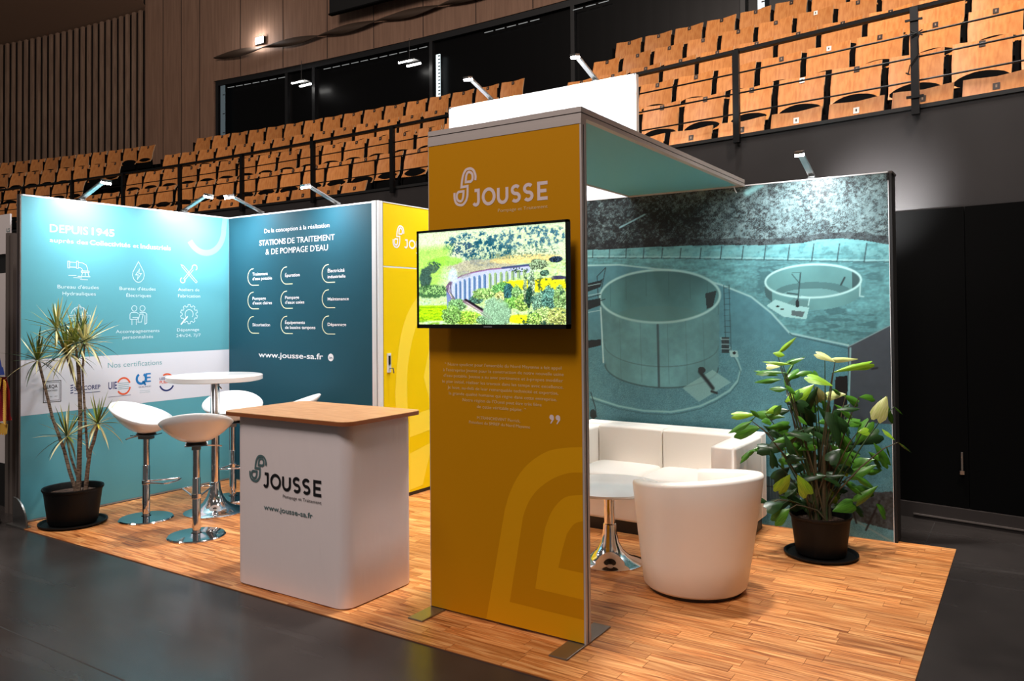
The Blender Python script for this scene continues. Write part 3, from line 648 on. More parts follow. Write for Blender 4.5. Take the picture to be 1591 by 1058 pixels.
def column_panel():
    """front amber panel on two feet, joined by a canopy to the mural"""
    PW_, D = .927, .05
    t = thing('display_column', 'tall amber display panel with white logo and quotation, standing in front of the booth', 'display panel', (-.46, 0, 0))
    ox = .46
    b = MB(); b.box(-PW_+ox+.012, 0+ox-.006, .004, D-.004, .012, 2.46, ALU); b.build('frame', t)
    MB().box(-PW_+ox+.004, ox-.006, 0, .004, .012, 2.458, AMB).build('graphic_panel', t)
    MB().box(-PW_+ox+.004, ox-.006, D-.004, D, .012, 2.458, AMB).build('back_panel', t)
    b = MB()
    for x0, x1 in ((-.006, .004),): b.box(x0+ox, x1+ox, 0, .018, .008, 2.458, ALU); b.box(x0+ox, x1+ox-.003, .018, .032, .008, 2.458, ALUD); b.box(x0+ox, x1+ox, .032, D, .008, 2.458, ALU)
    b.build('edge_profile', t)
    b = MB(); b.box(-PW_+ox, -PW_+ox+.004, 0, D, .008, 2.458, ALU); b.build('edge_profile', t)
    b = MB(); b.box(-PW_+ox, ox+.004, -.002, D, 2.458, 2.487, ALU); b.build('top_profile', t)
    for cx in (-.882, -.045):
        f = MB().box(cx-.048+ox, cx+.048+ox, -.185, .262, 0.0005, .0085, STEEL).build('foot_plate', t, bevel=.003)
    q = Print(('y', 0), .0015)
    def sh(L): return [(min(a, -.007)+ox, max(b, .013)) for a, b in L]
    def shp(poly, m, off): q.poly(sh(poly), m, off)
    outer = [(-.566, .013), (-.52, .23), (-.448, .581), (-.42, .66), (-.381, .734), (-.33, .80), (-.266, .853), (-.19, .895), (-.102, .917), (-.007, .929), (-.007, .013)]
    b1 = [(-.423, .127), (-.38, .35), (-.34, .559), (-.31, .63), (-.268, .687), (-.22, .73), (-.157, .77), (-.08, .80), (-.007, .81), (-.007, .122)]
    b2 = [(-.273, .22), (-.24, .40), (-.215, .518), (-.19, .58), (-.159, .63), (-.12, .67), (-.078, .692), (-.007, .706), (-.007, .216)]
    b3 = [(-.142, .343), (-.12, .43), (-.093, .512), (-.053, .563), (-.007, .583), (-.007, .34)]
    ext = lambda L, a, b: L[:a]+crom(L[a:b], False, (), 5)+L[b:]
    outer, b1, b2, b3 = ext(outer, 2, 10), ext(b1, 2, 9), ext(b2, 2, 8), ext(b3, 2, 5)
    shp(outer, AMB2, .0004); shp(b1, AMB, .0007); shp(b2, AMB2, .0010); shp(b3, AMB, .0013)
    q.build('drop_motif', t, 'paler amber nested drop outline')
    q = Print(('y', 0), .0008); symbol(q, -.758+ox, -.604+ox, 2.122, 2.322, INKL, .085); q.build('emblem', t, 'pale lilac nested drop emblem'); q = Print(('y', 0), .0008)
    wordmark(q, -.631+ox, -.183+ox, 2.111, .092, INKL); q.text('Pompage et Traitement', -.475+ox, -.184+ox, 2.072, .016, INKC); q.build('logo', t, 'pale lilac logo')
    q = Print(('y', 0), .0008)
    for a in QT: q.text(a[0], a[1]+ox, a[2]+ox, a[3], a[4]*.92, INKC)
    q.build('quotation', t, 'fine cream lettering')
    q = Print(('y', 0), .0008)
    for cx in (-.172, -.137): q.disc((cx+ox, 1.058), .0125, INKL); q.poly([(cx+.0125+ox, 1.058), (cx+.0125+ox, 1.048), (cx-.004+ox, 1.026), (cx-.008+ox, 1.029), (cx+.001+ox, 1.046)], INKL)
    q.build('quotation_mark', t)
    # canopy
    t = thing('canopy', 'flat teal canopy with aluminium edges spanning from amber panel to mural', 'canopy', (-.46, 1.25, 2.487))
    oy = -1.25; CT = mat('canopy_teal', (108, 184, 196), .5)
    MB().box(-PW_+ox+.03, ox-.03, .03+oy, YM-.04+oy, .003, .04, CT).build('canopy_panel', t)
    def rail(name, x0, x1, y0, y1):
        b = MB(); b.box(x0, x1, y0, y1, 0, .021, ALU); e = .003
        b.box(x0+e, x1-e, y0+e, y1-e, .021, .026, ALUD); b.box(x0, x1, y0, y1, .026, .052, ALU); b.build(name, t)
    rail('edge_rail', -PW_+ox, ox+.004, 0+oy, .03+oy); rail('edge_rail', -PW_+ox, ox+.004, YM-.07+oy, YM-.004+oy)
    rail('edge_rail', -PW_+ox, -PW_+ox+.03, .03+oy, YM-.07+oy); rail('edge_rail', ox-.03, ox+.004, .03+oy, YM-.07+oy)
    b = MB(); b.tube([(.40, YM-.06+oy, 0), (.41, YM-.06+oy, -.03), (.42, YM-.055+oy, -.05)], .004, WHITEP); b.build('cable_tie', t)
column_panel()

# ------------------------------------------------------------------ television
def television():
    t = thing('television', 'flat television showing a curved stone railway viaduct in green hills', 'television', (-.463, -.11, 1.74))
    W_, H_ = 440, 252; cv = Canvas(W_, H_, 0, 1, 0, 1); X, Z = cv.x, 1-cv.z   # Z down
    n1 = fbm(H_, W_, 5, 8, 6, 21); n2 = fbm(H_, W_, 34, 60, 3, 22); n3 = fbm(H_, W_, 90, 110, 2, 23); n4 = fbm(H_, W_, 60, 22, 3, 24); hf = fbm(H_, W_, 125, 218, 1, 25)
    ss = lambda v, a, b: np.clip((v-a)/(b-a), 0, 1)
    C = lambda c: np.asarray(c, float)
    def soft(mask, col, tex=.5, sc=None):
        t = (.62+.76*(.5*n3+.5*hf if sc is None else sc))[..., None]; k = np.clip(mask, 0, 1)[..., None]; cv.im = cv.im*(1-k)+np.clip(C(col)*((1-tex)+tex*t), 0, 255)*k
    blob = lambda c, rx, rz, s=.25: ss(1.0+.5*(n2-.5)*2-cv.ell(c, rx, rz), -s, s)
    cv.im = np.stack([176+60*n1, 226+24*n1, 138+90*n2], 2)
    soft(ss(n4, .42, .62)*.8, (196, 226, 150)); soft(ss(n3, .60, .72)*.6, (110, 160, 100))
    # hillside
    soft(ss(.34-Z+.12*(n1-.5), -.04, .04)*.8, (214, 232, 196)); 
    soft(blob((.40, .86), .20, .10)*ss(n2+.4*n3, .62, .80), (40, 96, 120), .7); soft(blob((.50, .75), .16, .14)*ss(n2+.5*hf, .66, .84), (22, 84, 104), .7)
    soft(blob((.30, .80), .12, .08)*ss(n3, .5, .62), (52, 84, 106), .7); soft(blob((.78, .88), .24, .10)*ss(n2+.3*hf, .64, .8), (60, 110, 128), .7); soft(blob((.75, .72), .2, .09)*ss(n3, .56, .66)*.8, (70, 110, 100), .6)
    soft(blob((.45, .61), .24, .07)*.75, (178, 168, 150), .6); soft(blob((.74, .66), .22, .045)*.8, (238, 214, 132), .5); soft(blob((.66, .70), .3, .03)*ss(n3, .5, .6), (120, 140, 110))
    soft(ss(.24-X-.25*(Z-.2), -.03, .03)*ss(Z, .12, .2)*ss(.60-Z, 0, .04)*.8, (164, 226, 84), .5)
    soft(blob((.20, .68), .12, .05)*.7, (140, 220, 60), .4)
    soft(blob((.05, .50), .045, .12)*.95, (52, 84, 78), .9); soft(blob((.11, .63), .05, .06)*ss(n3, .42, .55), (52, 84, 70), .9); soft(blob((.10, .60), .04, .05)*.8, (60, 92, 80), .9)
    soft(blob((.10, .36), .14, .07)*.9, (56, 104, 58), .95); soft(blob((.12, .37), .12, .05)*ss(hf, .5, .62), (150, 200, 120), .5)
    soft(ss(.235-X, 0, .03)*ss(Z-.785, 0, .02)*ss(.97-Z, 0, .02), (176, 226, 20), .5); soft(ss(.235-X, 0, .03)*ss(Z-.80, 0, .02)*ss(n4, .52, .6)*.7, (110, 170, 20), .5)
    soft(blob((.72, .40), .17, .05)*.95, (240, 232, 20), .3); soft(blob((.90, .38), .13, .08)*.95, (238, 228, 24), .3); soft(blob((.72, .055), .12, .045), (226, 230, 30), .3)
    # viaduct
    deck = [(.205, .40), (.22, .43), (.26, .475), (.32, .515), (.40, .545), (.50, .567), (.60, .575), (.70, .585), (.79, .592)]
    base_ = [(.25, .30), (.28, .25), (.33, .245), (.39, .25), (.44, .31), (.50, .385), (.56, .43), (.64, .46), (.79, .53)]
    cv.put(cv.inpoly(deck+base_[::-1]), (188, 200, 236), .95)
    for i in range(14):
        f = (i+.5)/14; x = .262+.50*f**1.10; zt = float(np.interp(x, [p[0] for p in deck], [p[1] for p in deck]))-.042+.012*f; zb = float(np.interp(x, [p[0] for p in base_], [p[1] for p in base_]))-.02
        w = .0085+.0042*f; arch = [(x+w*math.cos(t), zt-.03+.03*math.sin(t)) for t in np.linspace(0, PI, 9)]
        cv.put(cv.inpoly([(x+w, zb)]+arch+[(x-w, zb)]), (92, 132, 176) if i < 7 else (150, 186, 120), .95); cv.line([(x+w*.5, zb), (x+w*.5, zt-.02)], .005, (48, 70, 120), .7); cv.line([(x-w, zb), (x-w, zt-.02)], .003, (240, 244, 255), .8)
    cv.line(deck, .013, (150, 116, 160)); cv.line([(a, b+.007) for a, b in deck], .005, (96, 40, 84))
    cv.line([(.60, .580), (.79, .600)], .022, (60, 74, 120)); cv.put(ss(n3, .55, .65)*blob((.70, .55), .07, .03), (30, 60, 40), .9)
    soft(blob((.253, .515), .032, .085, .5)*.95, (204, 226, 250), .4); soft(blob((.33, .53), .05, .04)*.6, (150, 150, 150), .6)
    cv.line([(.235, .445), (.215, .37), (.225, .31), (.26, .255)], .030, (104, 88, 116)); cv.line([(.228, .42), (.222, .35), (.245, .28)], .005, (226, 210, 232)); cv.line([(.238, .40), (.24, .33), (.265, .275)], .006, (50, 40, 60))
    cv.put(cv.inpoly([(.205, .36), (.235, .30), (.238, .14), (.21, .14)]), (116, 136, 196), .9)
    # bushes and trees
    for c, rx_, rz_, col in (((.28, .20), .07, .07, (120, 176, 110)), ((.33, .07), .14, .07, (160, 226, 70)), ((.24, .10), .07, .10, (126, 186, 90)), ((.555, .12), .10, .17, (140, 186, 148)), ((.48, .05), .06, .05, (120, 170, 120)), ((.42, .26), .05, .05, (80, 130, 110)), ((.47, .32), .08, .06, (150, 206, 110)), ((.60, .36), .07, .07, (100, 170, 90)), ((.58, .28), .035, .06, (216, 226, 130)), ((.64, .33), .035, .09, (46, 100, 104)), ((.69, .30), .035, .10, (130, 190, 110)), ((.66, .22), .06, .06, (120, 196, 80)), ((.73, .22), .05, .09, (150, 206, 90)), ((.785, .40), .022, .17, (156, 196, 150)), ((.745, .36), .012, .16, (150, 180, 130)), ((.77, .28), .02, .11, (40, 80, 60)), ((.84, .22), .06, .11, (120, 170, 140)), ((.90, .26), .05, .12, (90, 146, 130)), ((.96, .26), .04, .13, (140, 190, 110)), ((.86, .08), .07, .10, (166, 206, 120)), ((.95, .08), .07, .09, (190, 210, 110)), ((.80, .06), .05, .06, (150, 206, 90)), ((.83, .60), .06, .05, (120, 146, 110)), ((.87, .51), .03, .03, (70, 110, 90)), ((.94, .64), .04, .03, (30, 50, 70))):
        b_ = blob(c, rx_, rz_, .15); soft(b_, col, .9); soft(b_*ss(n3+.25*(1-ss(cv.z, c[1]-rz_, c[1]+rz_)), .60, .72)*.8, C(col)*.42, .3); soft(b_*ss(hf, .62, .72)*.7, np.minimum(C(col)*1.3+30, 255), .2)
    soft(ss(X, .68, .72)*ss(.50-cv.z, 0, .05)*ss(n2, .60, .68)*.75, (24, 60, 56), .5); soft(ss(X, .9, .93)*blob((.95, .46), .06, .02), (60, 60, 90), .6)
    cv.line([(.335, .245), (.40, .19), (.47, .125), (.515, .07)], .030, (130, 104, 120)); cv.line([(.345, .26), (.46, .155)], .020, (22, 14, 24)); cv.line([(.335, .22), (.50, .06)], .006, (232, 214, 226)); cv.line([(.35, .235), (.50, .085)], .004, (240, 226, 236))
    soft(blob((.555, .12), .09, .15)*.85, (144, 190, 152), .95)
    cv.im = np.clip(cv.im*(.90+.12*hf[..., None]), 0, 255)
    m = mat('screen_picture', rough=.25, attr=True, emit=(255, 255, 255), es=1.15)
    hw, hh = .4515, .253
    me = grid_mesh('screen', cv, lambda x, z: np.stack([-hw+.012+x*(2*hw-.024), np.full_like(x, -.0005), -hh+.02+z*(2*hh-.032)], 1), m)
    link('screen', me, t)
    b = MB(); b.box(-hw, -hw+.012, -.004, .02, -hh, hh, BLACK); b.box(hw-.012, hw, -.004, .02, -hh, hh, BLACK); b.box(-hw, hw, -.004, .02, hh-.012, hh, BLACK); b.box(-hw, hw, -.004, .02, -hh, -hh+.02, BLACK)
    b.build('bezel', t)
    b = MB(); b.box(-hw+.004, hw-.004, .0005, .035, -hh+.004, hh-.004, BLACK); b.box(-.3, .3, .035, .06, -.2, .16, BLACK); b.build('back_case', t, bevel=.004)
    b = MB(); b.box(-.16, -.12, .06, .1085, -.12, .12, STEEL); b.box(.12, .16, .06, .1085, -.12, .12, STEEL); b.box(-.2, .2, .1, .1085, -.05, .05, STEEL); b.build('wall_bracket', t)
    MB().box(-.025, .025, -.0055, -.004, -hh+.006, -hh+.011, mat('badge', (120, 120, 124), .4)).build('badge', t)
television()

# ------------------------------------------------------------------ arm spotlights
LENS = mat('lamp_lens', (255, 255, 255), .3, emit=(255, 250, 244), es=60)
def arm_lamp(base, d, label, power=1.0, tilt=.45, grp='arm spotlights clamped along the booth walls'):
    """base on wall top; d = unit direction the arm leans towards (away from the wall face)"""
    rz = math.atan2(d[1], d[0])
    t = thing('arm_spotlight', label, 'spotlight', base, rz, grp)
    b = MB(); b.box(-.045, .02, -.022, .022, -.001, .010, BLACK); b.box(-.03, .0, -.02, .02, .010, .026, STEEL); b.build('clamp', t)
    L = Vector((.345, 0, .115)); u = L.normalized()
    M = Matrix.Translation((-.01, 0, .016)) @ Matrix.Rotation(-math.atan2(.115, .345), 4, 'Y')
    b = MB(); b.box(0, L.length, -.023, .023, 0, .010, STEEL, M); b.box(.01, L.length-.02, -.018, .018, -.004, .0, STEEL, M); b.build('arm', t)
    Mh = Matrix.Translation((.325, 0, .135)) @ Matrix.Rotation(R(14), 4, 'Y')
    hd = MB().box(-.01, .06, -.026, .026, -.008, .010, STEEL, Mh).build('lamp_head', t)
    MB().box(-.008, .058, -.024, .024, -.026, -.008, LENS, Mh).build('lens', hd)
    l = bpy.data.lights.new('lamp', 'AREA'); l.shape = 'RECTANGLE'; l.size = .06; l.size_y = .05; l.energy = LAMP_W*power; l.color = (.94, .975, 1.0); l.spread = R(150)
    o = bpy.data.objects.new('lamp_light', l); COL.objects.link(o); o.parent = t; o.location = (.352, 0, .096)
    o.rotation_euler = Vector((-tilt, 0, -math.sqrt(1-tilt*tilt))).to_track_quat('-Z', 'Y').to_euler()
    return t
arm_lamp((XL-.02, .165, 2.503), (1, 0), 'arm spotlight on the left end of the light teal wall')
arm_lamp((XL-.02, 1.097, 2.503), (1, 0), 'arm spotlight on the light teal wall close to the corner')
arm_lamp((-4.223, YC+.02, 2.503), (0, -1), 'arm spotlight on the dark teal wall close to the corner', .8)
arm_lamp((-3.234, YC+.02, 2.503), (0, -1), 'arm spotlight on the dark teal wall near the yellow door', .8)
arm_lamp((.476, YM+.02, 2.503), (0, -1), 'arm spotlight on top of the mural wall', 1.55, .12)
arm_lamp((-2.339, YM+.075, 3.505), (0, -1), 'glaring arm spotlight on the tall white panel, left one', 1.5)
arm_lamp((-1.27, YM+.075, 3.505), (0, -1), 'glaring arm spotlight on the tall white panel, right one', 1.5)

def rear_flood():  # unseen lamp added as the source of the glow on the hall wall
    t = thing('unseen_rear_floodlight', 'small unseen floodlight added behind the mural wall that washes the dark hall wall', 'spotlight', (.55, 2.78, 2.10))
    MB().box(-.02, .02, -.02, .02, -2.10, -.06, STEEL).build('stand', t)
    MB().box(-.12, .12, -.12, .12, -2.105, -2.09, STEEL).build('foot_plate', t)
    M = Matrix.Rotation(R(28), 4, 'X') @ Matrix.Rotation(R(-25), 4, 'Z')
    MB().box(-.08, .08, -.03, .03, -.06, .06, BLACK, M).build('housing', t); MB().box(-.07, .07, .03, .034, -.05, .05, LENS, M).build('lens', t)
    l = bpy.data.lights.new('flood', 'SPOT'); l.energy = 300; l.spot_size = R(76); l.spot_blend = 1.0; l.shadow_soft_size = .05
    o = bpy.data.objects.new('flood_light', l); COL.objects.link(o); o.parent = t; o.location = (.02, .05, .02); o.rotation_euler = Vector((.22, .75, .27)).to_track_quat('-Z', 'Y').to_euler()
rear_flood()

# ------------------------------------------------------------------ counter
def rrect(x0, x1, y0, y1, r, n=6):
    P = []
    for cx, cy, a0 in ((x1-r, y0+r, -90), (x1-r, y1-r, 0), (x0+r, y1-r, 90), (x0+r, y0+r, 180)):
        for k in range(n+1): a = R(a0+90*k/n); P.append((cx+r*math.cos(a), cy+r*math.sin(a)))
    return P
def prism(mb, poly, z0, z1, m, inset=None):
    k = len(poly); mb.add([(x, y, z0) for x, y in poly]+[(x, y, z1) for x, y in poly], [tuple(range(k))[::-1], tuple(range(k, 2*k))]+[(i, (i+1) % k, k+(i+1) % k, k+i) for i in range(k)], m)
def counter():
    t = thing('counter', 'white fabric reception counter with wooden top and logo', 'counter', (-1.73, 0, 0))
    ox = 1.73
    fab = mat('white_counter_fabric', (238, 224, 222), .62, bump=(5, .18, .02), stretch=(3, 3, .6))
    b = MB(); poly = rrect(-2.165+ox, -1.262+ox, -.29, .262, .075, 8); zs = [.006, .012, .3, .6, .93, .975]; n = len(poly)
    vs = [(x*(1.004 if 0 < i < 5 else 1.0), y, z) for i, z in enumerate(zs) for x, y in poly]
    b.add(vs, [(i*n+k, i*n+(k+1) % n, (i+1)*n+(k+1) % n, (i+1)*n+k) for i in range(len(zs)-1) for k in range(n)]+[tuple(range(n))[::-1], tuple((len(zs)-1)*n+k for k in range(n))], fab)
    b.build('body', t, smooth=True)
    wt = mat('counter_top_wood', (214, 166, 118), .4, noise=(6, (186, 130, 84), .35, .68), stretch=(1, 9, 1))
    we = mat('counter_top_edge', (150, 84, 46), .5)
    b = MB(); P = rrect(-2.24+ox, -1.215+ox, -.33, .30, .07, 8); prism(b, P, .976, .996, we); prism(b, [(x*.999, y*.999) for x, y in P], .9955, .999, wt); b.build('worktop', t)
    q = Print(('y', -.2915), .0015)
    symbol(q, -2.032+ox, -1.876+ox, .605, .765, INKG, .082); q.build('emblem', t, 'grey teal nested drop emblem'); q = Print(('y', -.2915), .0015); wordmark(q, -1.908+ox, -1.439+ox, .58, .088, INKK); q.text('Pompage et Traitement', -1.744+ox, -1.439+ox, .542, .017, INKK)
    q.text('*www.jousse-sa.fr', -1.905+ox, -1.507+ox, .458, .027, INKG); q.build('logo', t, 'black logo with grey teal symbol')
counter()

# ------------------------------------------------------------------ bar stools and tables
SHELL = mat('white_shell_plastic', (236, 236, 236), .22, spec=.55, coat=.3)
def bar_stool(loc, back, label):
    """back: world direction (radians) of the raised backrest"""
    t = thing('bar_stool', label, 'stool', (loc[0], loc[1], 0), back, 'white bar stools around the high table')
    N, Kr = 40, 8; vs = []; fs = []
    def S(rho, a):
        rx = .205 if math.cos(a) < 0 else .245; ry = .245
        z = .665+.075*rho**2.4+.155*(rho**2.2)*((1+math.cos(a))/2)**1.25
        return (rho*rx*math.cos(a)+.02*rho*rho, rho*ry*math.sin(a), z)
    vs.append(S(0, 0))
    for i in range(1, Kr+1):
        for k in range(N): vs.append(S(i/Kr, 2*PI*k/N))
    for k in range(N): fs.append((0, 1+k, 1+(k+1) % N))
    for i in range(1, Kr):
        for k in range(N): a = 1+(i-1)*N+k; b_ = 1+(i-1)*N+(k+1) % N; fs.append((a, a+N, b_+N, b_))
    o = MB().add(vs, fs, SHELL).build('seat_shell', t, smooth=True, sharp=False)
    s = o.modifiers.new('s', 'SOLIDIFY'); s.thickness = .012; s.offset = 0
    MB().box(-.085, .085, -.075, .075, .645, .652, CHROME).box(-.05, .05, -.03, .03, .615, .645, STEEL).lathe([(.075, .652), (.06, .668)], BLACK, 20, cap0=True).build('seat_mount', t)
    MB().lathe([(.024, .40), (.024, .64)], CHROME, 20).lathe([(.028, .012), (.028, .41), (.0245, .415)], CHROME, 24).build('pole', t, smooth=True)
    MB().lathe([(.195, 0), (.198, .006), (.19, .014), (.06, .020), (.036, .024)], CHROME, 48, cap0=True).build('base', t, smooth=True)
    b = MB(); z = .285; f = -1
    pts = [(0, .028, z), (f*.10, .060, z+.006), (f*.20, .095, z+.012)]+[(f*(.215+.035*math.sin(k*PI/8)), .105*math.cos(k*PI/8), z+.014) for k in range(9)]+[(f*.20, -.095, z+.012), (f*.10, -.060, z+.006), (0, -.028, z)]
    b.tube(pts, .0065, CHROME, 10); b.lathe([(.029, z-.018), (.034, z-.014), (.034, z+.014), (.029, z+.018)], CHROME, 20); b.build('footrest', t, smooth=True)
    b = MB(); b.tube([(.03, .03, .645), (.05, .14, .64), (.055, .17, .635)], .005, CHROME); b.build('height_lever', t)
bar_stool((-3.96, .275), math.atan2(-.45, -.95), 'white bar stool nearest the potted dracaena, left of the high table')
bar_stool((-3.205, .185), math.atan2(-.60, .80), 'white bar stool in front of the high table, nearest the white counter')
bar_stool((-3.95, 1.06), math.atan2(.62, -.78), 'white bar stool behind the high table, its seat facing us')
bar_stool((-3.42, 1.20), math.atan2(.72, .70), 'white bar stool mostly hidden, only its backrest tip above the counter')
def round_table(loc, h, r, th, base_r, label, name):
    t = thing(name, label, 'table', (loc[0], loc[1], 0))
    MB().lathe([(r-.012, h-th), (r, h-th+.006), (r, h-.004), (r-.006, h), (0.001, h)], SHELL, 64, cap0=True).build('tabletop', t, smooth=True)
    MB().lathe([(.12, h-th-.012), (.12, h-th)], BLACK, 24, cap0=True).build('top_mount', t)
    k = base_r/.22
    MB().lathe([(.034, .2), (.034, h-th-.012)], CHROME, 28).build('pole', t, smooth=True)
    MB().lathe([(base_r, 0), (base_r+.002, .006), (base_r-.01, .013), (.175*k, .022), (.125*k, .042), (.085*k, .078), (.058*k, .125), (.044, .18), (.040, .235), (.034, .24)], CHROME, 56, cap0=True).build('base', t, smooth=True)
    if h > .8: MB().tube([(.03, 0, h-th-.03), (.11, -.04, h-th-.04), (.15, -.05, h-th-.055)], .005, STEEL).build('height_lever', t)
round_table((-3.70, .70), 1.085, .366, .042, .235, 'high round white bar table on a chrome trumpet base between the stools', 'bar_table')
round_table((-.467, 1.209), .48, .33, .022, .21, 'low round white coffee table on a chrome trumpet base in front of sofa', 'coffee_table')

# ------------------------------------------------------------------ sofa and armchair
LEA = mat('cream_leather', (244, 237, 228), .45, bump=(9, .12, .01), spec=.4)
def cushion(name, parent, x0, x1, y0, y1, z0, z1, bev=.03, puff=0.0):
    nx, ny = 10, 8; vs = []; fs = []
    def q(i, j, top):
        u, v = i/nx, j/ny; z = z1+puff*(math.sin(PI*u)*math.sin(PI*v))**.6 if top else z0
        return (x0+(x1-x0)*u, y0+(y1-y0)*v, z)
    for top in (0, 1):
        for j in range(ny+1):
            for i in range(nx+1): vs.append(q(i, j, top))
    K = (nx+1)*(ny+1); I = lambda i, j, t: t*K+j*(nx+1)+i
    for j in range(ny):
        for i in range(nx): fs.append((I(i, j, 0), I(i, j+1, 0), I(i+1, j+1, 0), I(i+1, j, 0))); fs.append((I(i, j, 1), I(i+1, j, 1), I(i+1, j+1, 1), I(i, j+1, 1)))
    for i in range(nx): fs.append((I(i, 0, 0), I(i+1, 0, 0), I(i+1, 0, 1), I(i, 0, 1))); fs.append((I(i+1, ny, 0), I(i, ny, 0), I(i, ny, 1), I(i+1, ny, 1)))
    for j in range(ny): fs.append((I(0, j+1, 0), I(0, j, 0), I(0, j, 1), I(0, j+1, 1))); fs.append((I(nx, j, 0), I(nx, j+1, 0), I(nx, j+1, 1), I(nx, j, 1)))
    o = MB().add(vs, fs, LEA).build(name, parent, smooth=True, sharp=False)
    b = o.modifiers.new('b', 'BEVEL'); b.width = bev; b.segments = 4; b.limit_method = 'ANGLE'; b.angle_limit = R(50)
    return o
def sofa():
    t = thing('sofa', 'cream leather two-seat sofa with square arms against the mural', 'sofa', (-.545, 2.15, 0))
    x0, x1, y0, y1 = -.72, .70, -.36, .345
    cushion('base', t, x0+.01, x1-.01, y0+.03, y1-.01, .085, .33, .02)
    cushion('arm', t, x0, x0+.19, y0, y1-.12, .09, .675, .03, .006); cushion('arm', t, x1-.17, x1, y0, y1-.12, .09, .675, .03, .006)
    cushion('seat_cushion', t, x0+.19, -.005, y0-.005, .13, .30, .415, .035, .02); cushion('seat_cushion', t, .005, x1-.17, y0-.005, .13, .30, .415, .035, .02)
    cushion('backrest', t, x0+.19, -.002, .10, y1-.10, .33, .685, .04, .006); cushion('backrest', t, .002, x1-.17, .10, y1-.10, .33, .685, .04, .006)
    cushion('back_panel', t, x0, x1, y1-.12, y1, .09, .69, .03)
    MB().box(x0+.03, x1-.03, y0+.05, y1-.03, 0, .085, BLACK).build('plinth', t)
sofa()
def armchair():
    back = math.atan2(-.38, .90)      # direction of the raised back
    t = thing('tub_armchair', 'cream tub armchair seen from behind beside the low table', 'armchair', (.145, 1.05, 0), back)
    N = 56; vs = []; fs = []; a0 = R(128)
    def rim(a): k = (1+math.cos(a))/2; return .600+.075*k**1.6 - .0*(1-k)
    cols = []
    for i in range(N+1):
        a = -a0+2*a0*i/N; lean = .05*max(0, math.cos(a))
        ro0, ro1 = .285, .348; zt = rim(a); pr = []
        for f in (0, .02, .25, .5, .75, .96):
            z = .022+f*(zt-.022); rr = ro0+(ro1-ro0)*f**.9 + lean*f; pr.append((rr if f > 0 else rr-.01, z))
        R1 = pr[-1][0]; th = .085
        pr[-1] = (R1, zt-.02); pr += [(R1-.003, zt-.008), (R1-.012, zt), (R1-th+.02, zt+.002), (R1-th, zt-.014), (R1-th-.012, zt-.1), (R1-th-.02, .36)]
        pr += [(.19, .34), (.19, .022)]
        cols.append([(r*math.cos(a), r*math.sin(a), z) for r, z in pr])
    n = len(cols[0])
    for c in cols: vs += c
    for i in range(N):
        for k in range(n): fs.append((i*n+k, (i+1)*n+k, (i+1)*n+(k+1) % n, i*n+(k+1) % n))
    fs += [tuple(range(n)), tuple(N*n+k for k in range(n))[::-1]]
    o = MB().add(vs, fs, LEA).build('shell', t, smooth=True)
    o.data.set_sharp_from_angle(angle=R(60))
    b = MB(); P = [(.245*math.cos(k*2*PI/40) - (.06 if math.cos(k*2*PI/40) < -.3 else 0), .235*math.sin(k*2*PI/40)) for k in range(40)]
    prism(b, P, .30, .42, LEA); b.build('seat_cushion', t, smooth=True, bevel=.03)
    b = MB(); prism(b, [(x*.98, y*.96) for x, y in P], .03, .30, LEA); b.build('front_panel', t, smooth=True)
    MB().lathe([(.26, 0), (.26, .022)], BLACK, 40, cap0=True, cap1=True).build('plinth', t)
armchair()

# ------------------------------------------------------------------ plants
POT = mat('black_pot', (9, 9, 9), .55, spec=.25); SOIL = mat('soil', (58, 38, 28), .95, noise=(60, (120, 92, 74), .5, .62)); BARK = mat('bark', (150, 128, 108), .8, noise=(30, (92, 72, 58), .4, .6), stretch=(1, 1, 4))
def pot(t, r, h, rs):
    MB().lathe([(r*.80, .018), (r*.83, .03), (r*.97, h-.02), (r*1.0, h-.018), (r*1.03, h-.005), (r*1.02, h+.004), (r*.97, h), (r*.93, h-.02), (r*.90, h-.05)], POT, 44, cap0=True).build('pot', t, smooth=True)
    MB().lathe([(rs*.93, 0), (rs, .012), (rs*1.0, .022), (rs*.95, .022), (rs*.9, .008), (.02, .008)], POT, 44, cap0=True).build('saucer', t, smooth=True)
    MB().lathe([(r*.93, h-.045), (r*.4, h-.03), (.001, h-.028)], SOIL, 30).build('soil', t, smooth=True)
def blade_mesh(name, L, w, droop, m):
    n = 6; vs = []; fs = []
    for i in range(n+1):
        f = i/n; x = L*f*(1-.10*droop*f); z = -droop*L*.42*f*f; ww = w*(.65+.9*f*(1-f))*(1-f**4)+.0004
        vs += [(x, -ww/2, z+.0015*0), (x, 0, z-ww*.18), (x, ww/2, z)]
    for i in range(n): a = i*3; fs += [(a, a+3, a+4, a+1), (a+1, a+4, a+5, a+2)]
    me = MB().add(vs, fs, m).mesh(name, True); return me
